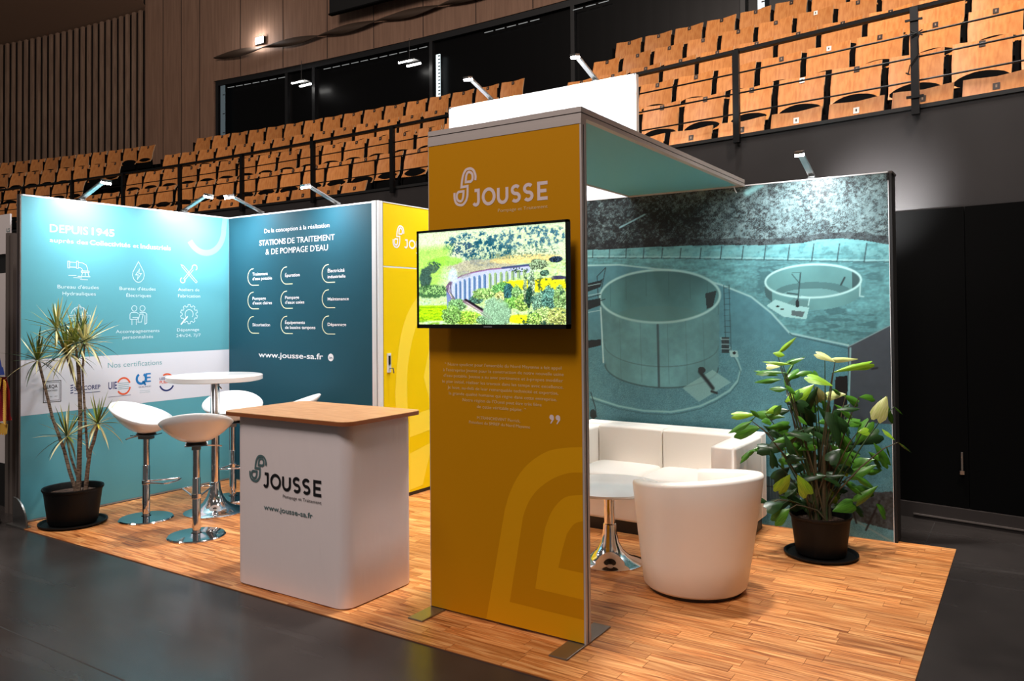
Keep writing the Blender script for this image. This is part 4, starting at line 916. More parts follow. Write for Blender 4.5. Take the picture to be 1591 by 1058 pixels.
def dracaena():
    base = Vector((-4.315, -.095, 0))
    t = thing('dracaena_plant', 'tall spiky dracaena with bare canes in a black pot, at the left wall end', 'plant', base)
    pot(t, .205, .275, .235)
    can = [([(-4.273, -.096, .25), (-4.30, -.13, .40), (-4.341, -.148, .554), (-4.41, -.20, .80), (-4.447, -.227, .991), (-4.49, -.26, 1.22)], .018),
           ([(-4.257, -.086, .25), (-4.245, -.085, .55), (-4.234, -.085, .843), (-4.24, -.097, 1.231)], .024),
           ([(-4.25, -.09, 1.0), (-4.30, -.13, 1.2), (-4.372, -.189, 1.45)], .014), ([(-4.24, -.09, 1.05), (-4.25, -.10, 1.2), (-4.254, -.109, 1.34)], .014),
           ([(-4.212, -.057, .25), (-4.195, -.05, .42), (-4.178, -.041, .552), (-4.15, -.03, .62), (-4.128, -.013, .74)], .020),
           ([(-4.195, -.05, .50), (-4.206, -.066, .843), (-4.217, -.08, 1.158), (-4.2, -.072, 1.35)], .012),
           ([(-4.26, -.09, .35), (-4.30, -.12, .5), (-4.323, -.138, .64)], .013)]
    for pts, r in can:
        P = [Vector(p)-base for p in pts]; MB().tube(P, [r*(.80-.25*i/(len(P)-1)) for i in range(len(P))], BARK, 8).build('cane', t, smooth=True)
    mats = [mat('blade_green', (116, 132, 44), .45), mat('blade_cream', (226, 220, 164), .45), mat('blade_dark', (56, 78, 40), .45), mat('blade_yellow', (198, 186, 66), .45)]
    ms = [blade_mesh('leaf', 1.0, .092, d, m) for m in mats for d in (.05, .35, .8)]
    rr = random.Random(11)
    heads = [((-4.50, -.265, 1.235), 34, .25), ((-4.372, -.189, 1.47), 34, .25), ((-4.308, -.143, 1.285), 48, .29), ((-4.254, -.109, 1.365), 40, .27), ((-4.197, -.072, 1.37), 42, .27), ((-4.323, -.138, .66), 36, .25), ((-4.128, -.013, .755), 36, .24)]
    for c, n, L in heads:
        for k in range(n):
            f = (k+.5)/n; az = k*2.39996+rr.uniform(-.2, .2); el = R(82-118*f**1.1)+rr.uniform(-.12, .12)
            d = Vector((math.cos(az)*math.cos(el), math.sin(az)*math.cos(el), math.sin(el)))
            Lk = L*rr.uniform(.75, 1.12); x = c[0]+d.x*Lk
            if x < XL+.03: d.x *= max(.05, (c[0]-XL-.03)/(Lk*abs(d.x)+1e-6)); d.normalize()
            mi = rr.choice([0, 1, 1, 2, 3, 0]) if f < .75 else rr.choice([1, 1, 2]); di = 0 if f < .4 else (1 if f < .75 else 2)
            o = link('leaf', ms[mi*3+di], t)
            q = d.to_track_quat('X', 'Z'); o.rotation_mode = 'QUATERNION'; o.rotation_quaternion = q; o.location = Vector(c)-base+d*.008; o.scale = (Lk, Lk*.75, Lk)
dracaena()

LEAVES = [(-0.24, 1.28, -0.15, 1.38, 0.03), (-0.24, 1.28, -0.3, 1.3, 0.04), (-0.24, 1.23, -0.38, 1.27, 0.03), (-0.23, 1.22, -0.13, 1.27, 0.04), (-0.23, 1.22, -0.1, 1.28, 0.02), (-0.28, 1.21, -0.35, 1.23, 0.05), (-0.23, 1.17, -0.38, 1.2, 0.05), (-0.23, 1.12, -0.37, 1.12, 0.04), (-0.23, 1.14, -0.36, 1.18, 0.03), (-0.24, 1.07, -0.33, 1.08, 0.04), (-0.2, 1.04, -0.25, 1.1, 0.04), (-0.19, 1.16, -0.1, 1.19, 0.04), (-0.21, 1.14, -0.13, 1.24, 0.02), (-0.18, 1.1, -0.06, 1.17, 0.05), (-0.18, 0.96, -0.15, 1.04, 0.05), (-0.17, 1.07, -0.14, 1.15, 0.05), (0.06, 1.24, -0.03, 1.3, 0.05), (0.07, 1.24, 0.26, 1.27, 0.04), (0.06, 1.17, 0.27, 1.26, 0.05), (0.04, 1.09, -0.08, 1.17, 0.09), (0.04, 1.09, 0.01, 1.16, 0.06), (0.0, 1.08, -0.15, 0.99, 0.09), (0.01, 1.07, 0.04, 0.96, 0.1), (0.01, 1.07, -0.08, 0.95, 0.06), (0.09, 1.06, 0.19, 1.02, 0.03), (0.35, 1.03, 0.28, 0.91, 0.09), (0.36, 1.02, 0.49, 0.89, 0.05), (0.2, 1.02, 0.3, 1.03, 0.05), (0.19, 1.02, 0.09, 1.02, 0.06), (0.19, 0.95, 0.07, 0.97, 0.04), (0.45, 0.95, 0.51, 0.91, 0.01), (-0.41, 0.9, -0.54, 0.91, 0.05), (-0.42, 0.9, -0.47, 0.94, 0.03), (-0.48, 0.88, -0.61, 0.83, 0.04), (-0.41, 0.9, -0.51, 0.82, 0.01), (-0.41, 0.87, -0.34, 0.88, 0.05), (-0.33, 0.9, -0.21, 0.94, 0.05), (-0.32, 0.9, -0.29, 0.96, 0.04), (-0.37, 0.83, -0.2, 0.85, 0.05), (-0.28, 0.8, -0.23, 0.71, 0.05), (-0.35, 0.75, -0.23, 0.79, 0.04), (-0.17, 0.9, -0.11, 0.86, 0.04), (-0.08, 0.8, 0.03, 0.77, 0.05), (-0.15, 0.74, -0.06, 0.71, 0.09), (-0.14, 0.68, -0.13, 0.62, 0.04), (-0.09, 0.93, -0.07, 0.82, 0.03), (-0.32, 0.68, -0.3, 0.59, 0.05), (-0.23, 0.69, -0.19, 0.64, 0.05), (0.17, 0.81, 0.23, 0.82, 0.05), (0.24, 0.84, 0.36, 0.84, 0.03), (0.26, 0.68, 0.33, 0.83, 0.08), (0.27, 0.68, 0.43, 0.76, 0.09), (0.26, 0.68, 0.14, 0.67, 0.06), (0.34, 0.82, 0.39, 0.78, 0.03), (0.43, 0.74, 0.55, 0.67, 0.01), (0.39, 0.71, 0.45, 0.64, 0.04), (0.33, 0.65, 0.44, 0.6, 0.04), (0.07, 0.97, 0.19, 0.91, 0.05), (0.06, 0.71, 0.06, 0.9, 0.09), (-0.23, 0.54, -0.29, 0.42, 0.08), (-0.21, 0.55, -0.14, 0.43, 0.08), (-0.15, 0.43, -0.2, 0.38, 0.03), (-0.19, 0.42, -0.24, 0.41, 0.05), (0.05, 0.47, 0.17, 0.39, 0.08), (0.05, 0.43, 0.07, 0.33, 0.06), (0.15, 0.46, 0.23, 0.42, 0.03), (0.21, 0.51, 0.31, 0.45, 0.04), (0.33, 0.65, 0.44, 0.56, 0.05), (0.28, 0.52, 0.42, 0.54, 0.04), (0.11, 0.58, 0.04, 0.54, 0.05), (0.13, 0.58, 0.15, 0.51, 0.06), (-0.31, 0.64, -0.27, 0.59, 0.04), (-0.37, 0.67, -0.48, 0.59, 0.03), (-0.34, 0.67, -0.39, 0.66, 0.03), (-0.44, 0.67, -0.51, 0.61, 0.03), (0.2, 0.28, 0.14, 0.27, 0.04)]
def fishtail_mesh(name, m, kind):
    # leaf along +X length 1, width 1 in Y, folded on the midrib, drooping tip
    if kind == 0: W_ = [(0, .06), (.15, .35), (.35, .68), (.6, .95), (.8, 1.0), (1.0, .55)]
    elif kind == 1: W_ = [(0, .08), (.15, .5), (.35, .95), (.55, .9), (.8, .5), (1.0, .02)]
    else: W_ = [(0, .06), (.25, .5), (.5, .85), (.75, 1.0), (.9, 1.05), (1.0, .8)]
    vs = []; fs = []; rr = random.Random(kind+5)
    for x, w in W_:
        z = -.30*x*x
        xo = x + (rr.uniform(-.16, .06) if x > .7 else 0)
        vs += [(xo, -w/2, z-.10*w), (x, -w/4, z-.03*w), (x-(.10 if x >= 1 else 0), 0, z), (x, w/4, z-.03*w), (xo+.02, w/2, z-.10*w)]
    for i in range(len(W_)-1):
        for k in range(4): a = i*5+k; fs.append((a, a+5, a+6, a+1))
    return MB().add(vs, fs, m).mesh(name, True)
def leaf_mat(name, c, c2):
    m = mat(name, c, .32, noise=(2.2, c2, .35, .65), stretch=(1, 9, 1), spec=.4); b = m.node_tree.nodes['Principled BSDF']
    return m
def palm():
    base = Vector((.62, 2.03, 0)); t = thing('fishtail_palm', 'leafy green palm with fan shaped leaves in a black pot before mural', 'plant', base)
    pot(t, .185, .262, .225)
    lat = Vector((math.cos(R(33.2)), math.sin(R(33.2)), 0)); dep = Vector((-math.sin(R(33.2)), math.cos(R(33.2)), 0))
    G = [leaf_mat('leaf_green', (78, 128, 34), (48, 96, 26)), leaf_mat('leaf_bright', (148, 186, 44), (100, 150, 36)), leaf_mat('leaf_pale', (206, 206, 150), (170, 184, 90)), leaf_mat('leaf_dark', (36, 66, 26), (26, 50, 20))]
    ms = [[fishtail_mesh('leaf', g, k) for k in range(3)] for g in G]
    rr = random.Random(5); ST = mat('stem_green', (44, 62, 28), .5); STB = mat('stem_brown', (72, 62, 38), .7)
    def clampY(P):
        w = P+base
        if w.y > YM-.05: P = P + Vector((0, YM-.05-w.y, 0))
        return P
    pale = {5, 16, 22, 25, 28, 17}; bright = {0, 1, 2, 18, 19, 21, 31, 48, 59, 60, 64, 70, 53, 36}; dark = {23, 29, 42, 45, 51, 52, 58, 61, 62, 39, 46}
    allv = list(LEAVES)
    for _ in range(90):
        a = rr.gauss(0.0, .17); z = rr.uniform(.30, 1.02); k = rr.choice((-1, 1)); L = rr.uniform(.09, .16); an = rr.uniform(-.9, .5)
        allv.append((a, z, a+k*L*math.cos(an), z+L*math.sin(an), rr.uniform(.05, .085)))
    for i, (a, z, a2, z2, w) in enumerate(allv):
        dd = rr.uniform(-.20, .14) if i < len(LEAVES) else rr.uniform(-.12, .22)
        if abs(a) > .4: dd = rr.uniform(-.2, .0)
        P = clampY(lat*a+dep*dd+Vector((0, 0, z))); Q = clampY(lat*a2+dep*(dd+rr.uniform(-.05, .05))+Vector((0, 0, z2)))
        d = Q-P; L = d.length*1.04
        X = d.normalized(); nv = (-dep*rr.uniform(.5, 1.1)+Vector((0, 0, rr.uniform(.3, .9)))+lat*rr.uniform(-.4, .4))
        Y = nv.cross(X).normalized(); Z = X.cross(Y)
        k = 2 if i in pale else 1 if i in bright else 3 if (i in dark or (i >= len(LEAVES) and rr.random() < .5)) else 0
        kd = 1 if w < .045 else rr.choice((0, 2))
        o = link('leaf', ms[k][kd], t)
        M = Matrix(((X.x, Y.x, Z.x, P.x), (X.y, Y.y, Z.y, P.y), (X.z, Y.z, Z.z, P.z), (0, 0, 0, 1)))
        o.matrix_local = M @ Matrix.Diagonal((L*1.08, max(w*1.12, .014), L*.9, 1))
        if i % 3 == 0 or i in pale:
            s0 = Vector((rr.uniform(-.06, .06), rr.uniform(-.06, .06), .22)); mid = s0.lerp(P, .55)+Vector((0, 0, .10*(abs(a)+.3)))
            pts = [s0, s0.lerp(mid, .5)+Vector((0, 0, .03)), mid, mid.lerp(P, .6)+Vector((0, 0, .02)), P]
            pts = [clampY(p) for p in pts]
            MB().tube(pts, [.006, .0055, .005, .0035, .0025], ST if rr.random() < .7 else STB, 6).build('stem', t, smooth=True)
    for k in range(7):
        a = 2*PI*k/7; p = Vector((.055*math.cos(a), .055*math.sin(a), .22)); MB().tube([p, p*.9+Vector((0, 0, .22)), p*1.3+Vector((0, 0, .42))], [.016, .013, .008], STB, 7).build('stem', t, smooth=True)
palm()

# ------------------------------------------------------------------ hall: parapet, stands, seats, rails
XC, YCN, R0_ = -7.0, 4.1-51.0, 51.0
def arc(X, d):
    r = R0_+d; s = (X-XC)/r; return YCN+r*math.sqrt(1-s*s)
def arcpt(X, d, z): return Vector((X, arc(X, d), z))
def band(mb, X0, X1, d0, d1, z0, z1, m, n=60):
    """solid curved bar between two offsets and two heights"""
    vs = []; fs = []
    for i in range(n+1):
        X = X0+(X1-X0)*i/n
        for d, z in ((d0, z0), (d1, z0), (d1, z1), (d0, z1)): vs.append(tuple(arcpt(X, d, z)))
    for i in range(n):
        for k in range(4): fs.append((i*4+k, (i+1)*4+k, (i+1)*4+(k+1) % 4, i*4+(k+1) % 4))
    fs += [(0, 1, 2, 3), (n*4+3, n*4+2, n*4+1, n*4)]
    return mb.add(vs, fs, m)
KW = mat('dark_plaster', (40, 37, 37), .6, noise=(1.2, (34, 31, 31), .4, .65), spec=.3)
KD = mat('black_paint', (12, 12, 13), .5)
KT = mat('dark_step', (9, 9, 9), .9, spec=.1)
XA, XB = -24.5, 4.2
o = band(MB(), XA, XB, 0.0, .12, 0, 3.10, KW, 70).build('wall_back'); tag(o, kind='structure')
o = band(MB(), XA, XB, -.015, .14, 3.10, 3.13, KD, 70).build('trim_2'); tag(o, kind='structure')
o = band(MB(), XA, -.9, -.03, -.004, 0, 2.315, KD, 50).build('trim_3'); tag(o, kind='structure')
# big black doors at the right
dm = mat('black_door', (3, 3, 3), .9, spec=.08)
def back_doors():
    for i, (a, b_) in enumerate(((-.896, .3), (.305, 1.37), (1.375, 2.7), (2.705, 4.0))):
        o = band(MB(), a, b_, -.06, -.008, .115, 2.315, dm, 8).build('door_%d' % (i+1)); tag(o, kind='structure')
    h = MB(); p = arcpt(1.33, -.066, .4)
    h.box(p.x-.006, p.x+.006, p.y-.02, p.y-.0, .36, .52, mat('bolt_metal', (120, 116, 112), .4, .7)); h.box(p.x-.014, p.x+.014, p.y-.024, p.y, .36, .385, STEEL)
    h.build('bolt', bpy.data.objects['door_2'])
    band(MB(), -.9, 4.1, -.085, -.004, -.006, .11, mat('plinth_dark', (44, 38, 36), .6), 20).build('baseboard_back')['kind'] = 'structure'
    band(MB(), 1.0, 4.1, -.10, -.085, .02, .03, mat('plinth_line', (120, 112, 108), .4, .5), 20).build('trim_4')['kind'] = 'structure'
back_doors()
ROWS = [('front', 3.33, .30), ('second', 3.84, 1.02), ('third', 4.37, 1.88), ('fourth', 4.87, 2.65), ('fifth', 5.35, 3.40), ('sixth', 5.85, 4.15)]
b = MB(); tops = []
prev = .12
for nme, zt, d in ROWS:
    zt_ = zt-.80; band(b, XA, XB, d-.25, d+.62, zt_-.6, zt_, KT, 40)
band(b, XA, XB, 4.7, 5.3, 2.0, 5.05, KT, 40)
o = b.build('floor_stands'); tag(o, kind='structure')
# stair flights in the two aisles
for i, (xa, xb) in enumerate(((-14.28, -13.15), (-5.05, -3.80))):
    t = thing('aisle_stairs', 'dark stair flight in the %s gap between tribune seat blocks' % ('left-hand' if i == 0 else 'right-hand'), 'stairs')
    for k in range(1, 11):
        d = .1+k*.38; z = 2.45+.265*k; band(MB(), xa, xb, d, d+.40, z-.3, z-.08, KT, 3).build('step', t)

WOODM = mat('beech_plywood', (210, 140, 78), .38, noise=(7, (190, 116, 58), .38, .66), stretch=(5, 1, 1.1), var=.16, spec=.5)
WEDGE = mat('plywood_edge', (232, 196, 158), .6)
PAD = mat('black_seat_pad', (5, 5, 6), .85, spec=.1); PLATE = mat('dark_number_plate', (46, 34, 28), .4); PLATEW = mat('white_number_plate', (238, 236, 230), .4)
DIG = mat('plate_digit', (150, 120, 96), .5)
def seat_meshes():
    w, h, n = .446, .42, 8; F = []; B_ = []; vs = []; fs = []; rows_ = [(0, 0, 1.0), (.20, .02, 1.0), (.30, .012, .99), (.36, .018, .975), (h, .045, .96)]
    # columns: (down from top, forward offset, width scale); -Y is towards the hall
    for sgn in (0, 1):
        for dz, fy, ws in rows_:
            for i in range(n+1):
                u = -1+2*i/n; x = u*w/2*ws; bow = .020*(u*u) ; corner = .0 if abs(u) < 1 else -.006 if dz == 0 else 0
                vs.append((x, -fy-bow+.19*dz*-.15+(.013 if sgn else 0), -dz+corner - .012*(1-abs(u))*(1 if dz == 0 else 0)))
    K = n+1; T = K*len(rows_)
    for j in range(len(rows_)-1):
        for i in range(n): a = j*K+i; fs.append((a, a+K, a+K+1, a+1)); c = T+a; fs.append((c, c+1, c+K+1, c+K))
    mb = MB(); mb.add(vs, fs, WOODM); ed = []
    for i in range(n): ed.append((i, i+1, T+i+1, T+i)); e = (len(rows_)-1)*K; ed.append((e+i+1, e+i, T+e+i, T+e+i+1))
    for j in range(len(rows_)-1): a = j*K; ed.append((a, T+a, T+a+K, a+K)); a = j*K+n; ed.append((a, a+K, T+a+K, T+a))
    i0 = mb._m(WEDGE)
    for f in ed: mb.f.append(f); mb.mi.append(i0)
    back = mb.mesh('backrest', True); back.set_sharp_from_angle(angle=R(35))
    # folded seat pan: arched dark shell with a thin plywood lip, low in front of the backrest
    vs = []; fs = []; n = 10
    for i in range(n+1):
        u = -1+2*i/n; top = -.345+.055*math.cos(u*PI/2)**.7 if abs(u) < 1 else -.345
        for y, z in ((-.075, top), (-.105-.02*(1-u*u), top-.01), (-.125, -.52), (-.055, -.54)): vs.append((u*.205, y, z))
    for i in range(n):
        for k in range(4): fs.append((i*4+k, i*4+(k+1) % 4, (i+1)*4+(k+1) % 4, (i+1)*4+k))
    fs += [(0, 1, 2, 3), (n*4+3, n*4+2, n*4+1, n*4)]
    pan = MB().add(vs, fs, PAD).mesh('seat_pan', True); pan.set_sharp_from_angle(angle=R(40))
    fr = MB(); fr.box(-.262, -.238, -.10, .05, -.62, -.10, PAD); fr.box(-.24, .24, .012, .03, -.5, -.44, PAD); fr.box(-.256, -.244, -.10, .03, -.80, -.6, PAD)
    frame = fr.mesh('seat_frame')
    pl = {}
    for k, m in (('d', PLATE), ('w', PLATEW)):
        mb = MB(); mb.box(-.024, .024, -.006, .0, -.028, .024, m); mb.box(-.006, .006, -.0068, -.006, -.012, .010, DIG if k == 'd' else PLATE); pl[k] = mb.mesh('number_plate')
    return back, pan, frame, pl
BK, PN, FR, PL = seat_meshes()
ORD = 'zeroth first second third fourth fifth sixth seventh eighth ninth tenth eleventh twelfth thirteenth fourteenth fifteenth sixteenth seventeenth eighteenth nineteenth twentieth'.split()
CAM = Vector((1.77, -3.306, 1.562)); yw = R(33.221); FW = Vector((-math.sin(yw), math.cos(yw), 0)); RW = Vector((math.cos(yw), math.sin(yw), 0))
def inview(P, m=70):
    q = P-CAM; d = q.dot(FW); 
    if d < 1: return False
    u = 795.5+1231*q.dot(RW)/d; v = 472-1231*q.z/d
    return -m < u < 1591+m and v > -m*.6
nseat = 0
def seat(row, X, label, plate, jit):
    global nseat
    nme, zt, d = ROWS[row]; P = arcpt(X, d, zt); th = -math.asin((X-XC)/(R0_+d))
    t = thing('tribune_seat', label, 'seat', P, th, 'plywood folding seats of the tribune')
    o = link('backrest', BK, t); o.rotation_euler = (R(-9)+jit, 0, 0)
    link('seat_pan', PN, t); link('seat_frame', FR, t)
    fr = row == 0
    p = link('number_plate', PL[plate], o); p.location = (0, -.0005-.008, -.045 if not fr else -.13)
    if fr: p.location = (0, -.012, -.095)
    nseat += 1
rs = random.Random(4); PITCH = .510
WHITE = {(4, -.38), (2, -.20), (1, -.08), (0, -.02), (0, .46)}
def rowseats(row, x0, dirn, lim, side, maxn=20):
    x = x0; k = 1; zt, d = ROWS[row][1], ROWS[row][2]
    while (x-lim)*dirn < 0 and k <= maxn:
        P = arcpt(x, d, zt-.1)
        if inview(P):
            wp = any(r == row and abs(x-xx) < PITCH/2 for r, xx in WHITE)
            seat(row, x, 'plywood tribune seat%s, %s row up, %s seat %s' % (' with white plate' if wp else '', ROWS[row][0] if row else 'lowest', ORD[k], side), 'w' if wp else 'd', rs.uniform(-.05, .05))
        x += dirn*PITCH*math.cos(math.asin((x-XC)/(R0_+d))); k += 1
starts_R = [-3.48, -3.60, -3.52, -3.52, -3.48, -3.46]
for row in range(6):
    rowseats(row, starts_R[row], 1, 3.6, 'right of the right-hand stair')
    if row < 5:
        rowseats(row, -12.86, 1, -5.20 if row else -5.4, 'right of the left-hand stair')
        rowseats(row, -14.58, -1, -24.0, 'left of the left-hand stair')
# railing on the parapet
def railing():
    t = thing('guard_rail', 'black metal guard rail with three thin rods along the tribune edge', 'railing')
    RM = mat('rail_black', (4, 4, 5), .4, spec=.25)
    X0, X1 = -23.5, 4.0
    band(MB(), X0, X1, -.035, .025, 3.855, 3.885, RM, 70).build('handrail', t)
    for z in (3.67, 3.49, 3.31):
        MB().tube([arcpt(X0+(X1-X0)*i/60, -.03, z) for i in range(61)], .0075, RM, 6).build('rod', t)
    xs = [2.5, 1.06, -.38, -1.82, -3.26, -4.76, -6.2, -7.66, -9.07, -10.47, -11.81, -13.16, -14.5, -15.85, -17.2, -18.5, -19.8, -21.1, -22.4]
    for x in xs:
        p = arcpt(x, -.02, 0); MB().box(p.x-.028, p.x+.028, p.y-.045, p.y+.0, 3.05, 3.87, RM).build('post', t)
        if x == 1.06:
            k = MB(); k.tube([(p.x+.04, p.y-.06, 3.66), (p.x+.025, p.y-.062, 3.60), (p.x+.03, p.y-.062, 3.5), (p.x-.03, p.y-.062, 3.42), (p.x-.045, p.y-.062, 3.35)], .004, RM)
            for dz in (0, .02, -.02): k.tube([(p.x-.02, p.y-.06, 3.66+dz), (p.x+.06, p.y-.07, 3.655-dz)], .005, RM)
            k.tube([(p.x-.06, p.y-.055, 3.37), (p.x-.03, p.y-.065, 3.35)], .005, RM); k.box(p.x-.06, p.x+.06, p.y-.06, p.y-.045, 3.76, 3.775, RM); k.box(p.x-.06, p.x+.06, p.y-.06, p.y-.045, 3.17, 3.19, RM)
            tag(k.build('cable_ties'), 'small black cable ties knotted around the rightmost visible rail post', 'cable tie')
railing()

# ------------------------------------------------------------------ upper hall wall, windows, slats
CONC = mat('board_marked_wall', (142, 110, 90), .8, noise=(3, (124, 94, 76), .35, .7), stretch=(6, 6, .35), bump=(10, .15, .01))
DK = 4.95
def hall_wall():
    # concrete wall above and left of the windows
    b = MB(); band(b, -16.7, -14.45, DK, DK+.3, 4.6, 10.4, CONC, 12); o = b.build('wall_upper_left'); tag(o, kind='structure')
    b = MB(); band(b, -14.45, 5, DK, DK+.3, 7.15, 10.6, CONC, 60); o = b.build('wall_upper'); tag(o, kind='structure')
    # board joints
    jm = mat('board_joint', (58, 44, 36), .8); b = MB()
    for x in (-16.1, -15.5, -14.9, -13.6, -12.3, -11.0, -9.7, -8.4, -7.1, -5.8):
        p = arcpt(x, DK-.004, 0); b.box(p.x-.008, p.x+.008, p.y-.004, p.y+.02, 7.16 if x > -14.4 else 4.7, 10, jm)
    tag(b.build('trim_5'), kind='structure')
    # twisted ribbon ledge
    n = 150; vs = []; fs = []; X0, X1 = -14.3, -3.0
    for i in range(n+1):
        X = X0+(X1-X0)*i/n; a = PI*(X-X0)/1.62; p = arcpt(X, DK-.10, 7.66); hh = .085
        for s in (-1, 1): vs.append((p.x, p.y-s*hh*.45*math.cos(a), p.z+s*hh*math.sin(a)))
    for i in range(n): fs.append((2*i, 2*i+2, 2*i+3, 2*i+1))
    o = MB().add(vs, fs, mat('ledge_wood', (66, 50, 38), .7)).build('trim_6', None, True, sharp=False); o.modifiers.new('s', 'SOLIDIFY').thickness = .02; tag(o, kind='structure')
    # black glazing
    gl = mat('black_glass', (3, 3, 4), .3, spec=.2); fm = mat('window_frame', (22, 23, 25), .4)
    xs = [-14.4, -12.25, -11.45, -8.25, -5.0, -1.9, 1.2, 4.5]
    for i in range(len(xs)-1):
        a, b_ = xs[i], xs[i+1]
        o = band(MB(), a+.05, b_-.05, DK+.10, DK+.13, 5.05, 7.05, gl, 10).build('window_%d' % (i+1)); tag(o, kind='structure')
        f = MB(); band(f, a-.02, a+.06, DK+.02, DK+.16, 5.0, 7.15, fm, 1); band(f, a, b_, DK+.02, DK+.16, 7.03, 7.15, fm, 10); f.build('window_frame', o)
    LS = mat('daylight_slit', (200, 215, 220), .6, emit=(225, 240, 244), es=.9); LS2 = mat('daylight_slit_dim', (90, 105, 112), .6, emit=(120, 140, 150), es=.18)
    def slit(x, w, z0, z1, m, n, lab):
        p = arcpt(x, DK-.02, 0); t = thing('blind_strip', lab, 'blind', (p.x, p.y, 0)); 
        b = MB(); b.box(-w/2, w/2, 0, .02, z0, z1, m); b.build('strip', t)
        b = MB()
        for k in range(n): z = z0+(z1-z0)*(k+.5)/n; b.box(w*.1, w/2+.005, -.006, 0, z-.012, z+.008, fm)
        o = b.build('slats', t); o['kind'] = 'stuff'
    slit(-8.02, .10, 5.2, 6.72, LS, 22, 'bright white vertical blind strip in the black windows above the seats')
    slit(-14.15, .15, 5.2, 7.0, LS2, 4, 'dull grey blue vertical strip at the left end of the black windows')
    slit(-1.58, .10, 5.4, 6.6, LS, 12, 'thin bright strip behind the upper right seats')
    # dashed emissive line under the window head
    lm = mat('emissive_line', (120, 124, 124), .5, emit=(235, 240, 240), es=.25)
    for i, (a, b_) in enumerate(((-14.0, -12.35), (-11.1, -8.5), (-6.9, -5.75), (-4.95, -4.2))):
        t = thing('light_line', ['longest left dashed light line along the black window head', 'long dashed light line over the middle black windows', 'short dashed light line above the tall white panel', 'rightmost short light line along the window head'][i], 'light', tuple(arcpt(a, DK-.0, 6.93)))
        x = a; b = MB(); base = arcpt(a, DK-.0, 6.93)
        while x < b_:
            band(b, x, x+.2, DK-.01, DK+.0, 6.928, 6.938, lm, 2); x += .26
        o = b.build('emissive_dash', t); o.data.transform(Matrix.Translation(-base)); o['kind'] = 'stuff'
    # ceiling lamp reflections in the glass, built as glowing tubes before it
    TU = mat('lamp_and_reflection_glow', (255, 255, 255), .5, emit=(255, 252, 246), es=14)
    for (x, z, lab) in ((-11.5, 6.62, 'lamp reflection in the black windows built as bright twin tubes, left one'), (-8.55, 6.58, 'lamp reflection in the black windows built as bright twin tubes, right one')):
        p = arcpt(x, DK-.25, z); t = thing('lamp_reflection', lab, 'lamp', p)
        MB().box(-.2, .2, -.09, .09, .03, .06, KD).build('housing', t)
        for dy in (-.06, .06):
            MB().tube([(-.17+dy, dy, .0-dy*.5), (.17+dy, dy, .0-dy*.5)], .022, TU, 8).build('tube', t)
        MB().tube([(0, 0, .06), (0, 0, .5)], .006, KD, 6).build('added_hanger', t)
    # wall floodlight
    p = arcpt(-12.95, DK-.06, 7.87); t = thing('wall_floodlight', 'glaring floodlight on the brown wall above the left windows', 'lamp', p)
    MB().box(-.14, .14, 0, .05, -.08, .08, KD).build('housing', t); MB().box(-.13, .13, -.012, 0, -.07, .07, TU).build('lens', t)
    l = bpy.data.lights.new('flood', 'POINT'); l.energy = 22; l.shadow_soft_size = .08; lo = bpy.data.objects.new('flood_light', l); COL.objects.link(lo); lo.parent = t; lo.location = (0, -.12, 0)
    # black screen hung on the wall
    t = thing('hanging_screen', 'large black screen hanging at the top centre of the hall wall', 'screen', tuple(arcpt(-8.2, DK-.35, 8.0)))
    b = MB(); band(b, -10.55, -5.6, DK-.4, DK-.32, 7.93, 10.2, KD, 12); o = b.build('panel', t); o.data.transform(Matrix.Translation(-t.location))
    b = MB(); band(b, -10.57, -5.58, DK-.41, DK-.31, 7.90, 7.93, PAD, 12); o = b.build('lower_rail', t); o.data.transform(Matrix.Translation(-t.location))
    # slatted wall at the far left
    sb = mat('slat_backing', (34, 24, 18), .9); sl = mat('slat_wood', (156, 128, 108), .7, noise=(4, (136, 110, 92), .4, .6), stretch=(3, 3, .4))
    b = MB(); band(b, -25.5, -16.7, DK+.12, DK+.3, 4.2, 10.2, sb, 24); o = b.build('wall_left'); tag(o, kind='structure')
    t = thing('slatted_cladding', 'brown vertical slat cladding on the far left hall wall', 'cladding')
    n = 36
    for k in range(n):
        x = -24.6+(7.9)*k/n; p = arcpt(x, DK+.02, 0); zt = 9.0+.30*max(0, (x+25.5)/8.75)**2.2-.015; 
        MB().box(p.x-.052, p.x+.052, p.y, p.y+.06, 4.4, zt, sl).build('slat', t)
    # dropped soffit above the slats
    so = mat('soffit_paint', (150, 118, 96), .9)
    vs = []; fs = []; n = 24
    for i in range(n+1):
        X = -25.5+(8.75)*i/n; p = arcpt(X, DK+.12, 0); f = (X+25.5)/8.75; z = 9.0-.12*math.sin(f*PI)*0 + .30*f**2.2
        vs += [(p.x, p.y, z), (p.x+5.2*.6, p.y-5.2, z+1.6), (p.x, p.y, z+2.5)]
    for i in range(n): a = i*3; fs += [(a, a+1, a+4, a+3), (a, a+3, a+5, a+2)]
    tag(MB().add(vs, fs, so).build('ceiling'), kind='structure')
hall_wall()

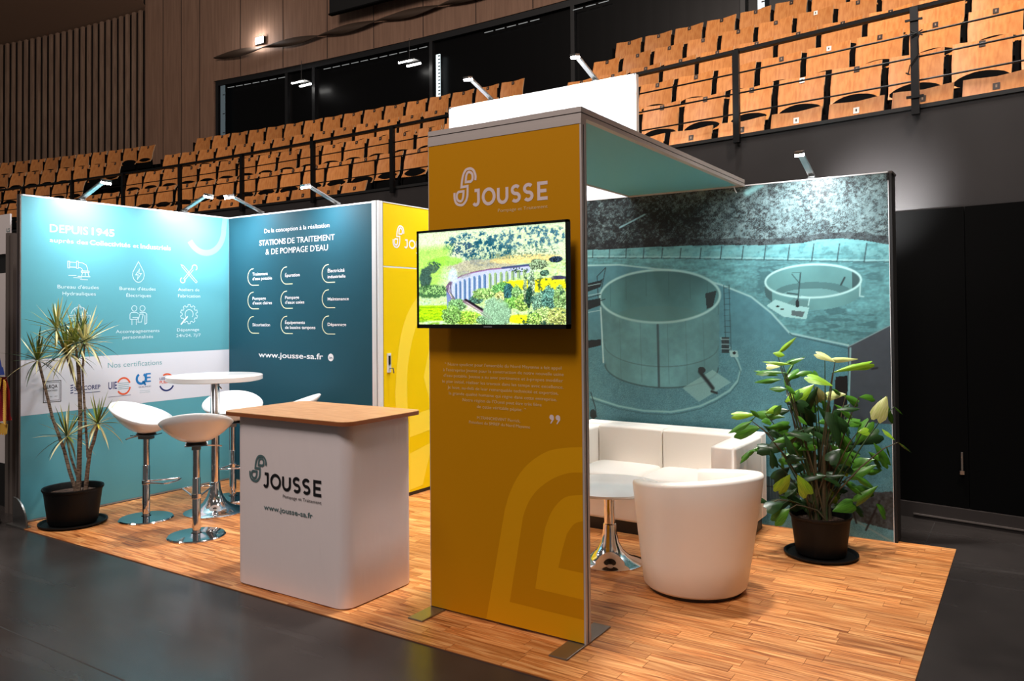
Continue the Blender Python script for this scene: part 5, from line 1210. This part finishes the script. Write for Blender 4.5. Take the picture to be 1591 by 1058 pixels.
# ------------------------------------------------------------------ neighbouring stand and flag at the left edge
def neighbours():
    t = thing('neighbour_stand', 'grey framed neighbouring stand panel cut by the left picture edge', 'display stand', (-5.35, -.1, 0))
    PW2 = mat('off_white_board', (200, 192, 190), .6)
    MB().box(-.45, .055, 0, .012, 2.09, 2.42, PW2).build('header_board', t)
    MB().box(-.45, .06, .0, .02, .35, 1.93, PW2).build('lower_board', t)
    MB().box(-.45, .085, .02, .03, 1.93, 2.09, KD).build('gap_panel', t)
    MB().box(-.45, .085, .0, .03, -.005, .35, KD).build('plinth', t)
    q = Print(('y', 0), .002); q.text('*LS', .0, .055, 2.27, .03, INKG); q.build('lettering', t)
    t = thing('frame_post', 'grey brown metal post between neighbouring stand and the teal wall', 'post', (-5.095, -.2, 0))
    gm = mat('post_grey', (112, 102, 96), .45, .4)
    MB().box(-.05, .0, 0, .05, -.006, 2.24, gm).build('post', t); MB().box(.004, .05, .01, .05, -.006, 2.235, gm).build('post', t); MB().box(-.0, .004, .015, .03, -.006, 2.2, ALUD).build('groove', t)
    # flag
    base = Vector((-4.585, -.50, 0)); t = thing('flag', 'blue flag with gold fringe and red folds hanging at the left edge', 'flag', base)
    n, m_ = 26, 30; W3 = [mat('flag_blue', (24, 52, 130), .7), mat('flag_white', (205, 200, 205), .7), mat('flag_red', (150, 24, 34), .7)]
    def cloth(name, zt, zb, w0, w1, ph, mats, parent, x_off=0):
        mb = MB(); vs = []
        for j in range(m_+1):
            f = j/m_; z = zt+(zb-zt)*f; w = w0+(w1-w0)*f**.8
            for i in range(n+1):
                u = i/n; vs.append((-.25+x_off+u*w+.012*math.sin(f*9+u*5), .03*math.sin(u*11+ph+f*2)*(.3+f), z+.04*u*(1 if f > .9 else 0)-.10*(u)*f*0))
        for j in range(m_):
            for i in range(n):
                a = j*(n+1)+i; mb.add([vs[a], vs[a+1], vs[a+n+2], vs[a+n+1]], [(0, 1, 2, 3)], mats[min(len(mats)-1, int(i/n*len(mats)))] if len(mats) > 1 and mats is not None else mats[0])
        return mb.build(name, parent, True, sharp=False)
    cloth('blue_cloth', 1.95, 1.10, .16, .30, 0, [W3[0]], t)
    cloth('tricolour_cloth', 1.12, .76, .27, .27, 2, [W3[0], W3[1], W3[2]], t).location = (0, .05, 0)
    gold = mat('gold_fringe', (206, 160, 60), .6)
    mb = MB()
    for i in range(40):
        u = i/39; mb.tube([(-.25+u*.31, .03*math.sin(u*11), 1.115), (-.25+u*.31+.004, .03*math.sin(u*11)-.01, 1.03+.01*math.sin(i*7))], .005, gold, 4)
        mb.tube([(.02+.006*math.sin(i*3), .03, 1.10-u*.3), (.05, .03, 1.08-u*.31)], .005, gold, 4)
        mb.tube([(-.25+u*.28, .05, .775), (-.25+u*.28, .045, .70+.01*math.sin(i*5))], .005, gold, 4)
    o = mb.build('fringe', t, label := False); o['kind'] = 'stuff'
    MB().tube([(-.30, 0, .03), (-.26, 0, 2.25)], .014, mat('flag_pole_wood', (96, 60, 34), .5), 10).build('pole', t)
    MB().lathe([(.14, -.005), (.14, .03), (.03, .06)], BLACK, 24, c=(-.30, 0), cap0=True, cap1=True).build('base', t)
neighbours()
print('seats', nseat, 'objects', len(bpy.data.objects))
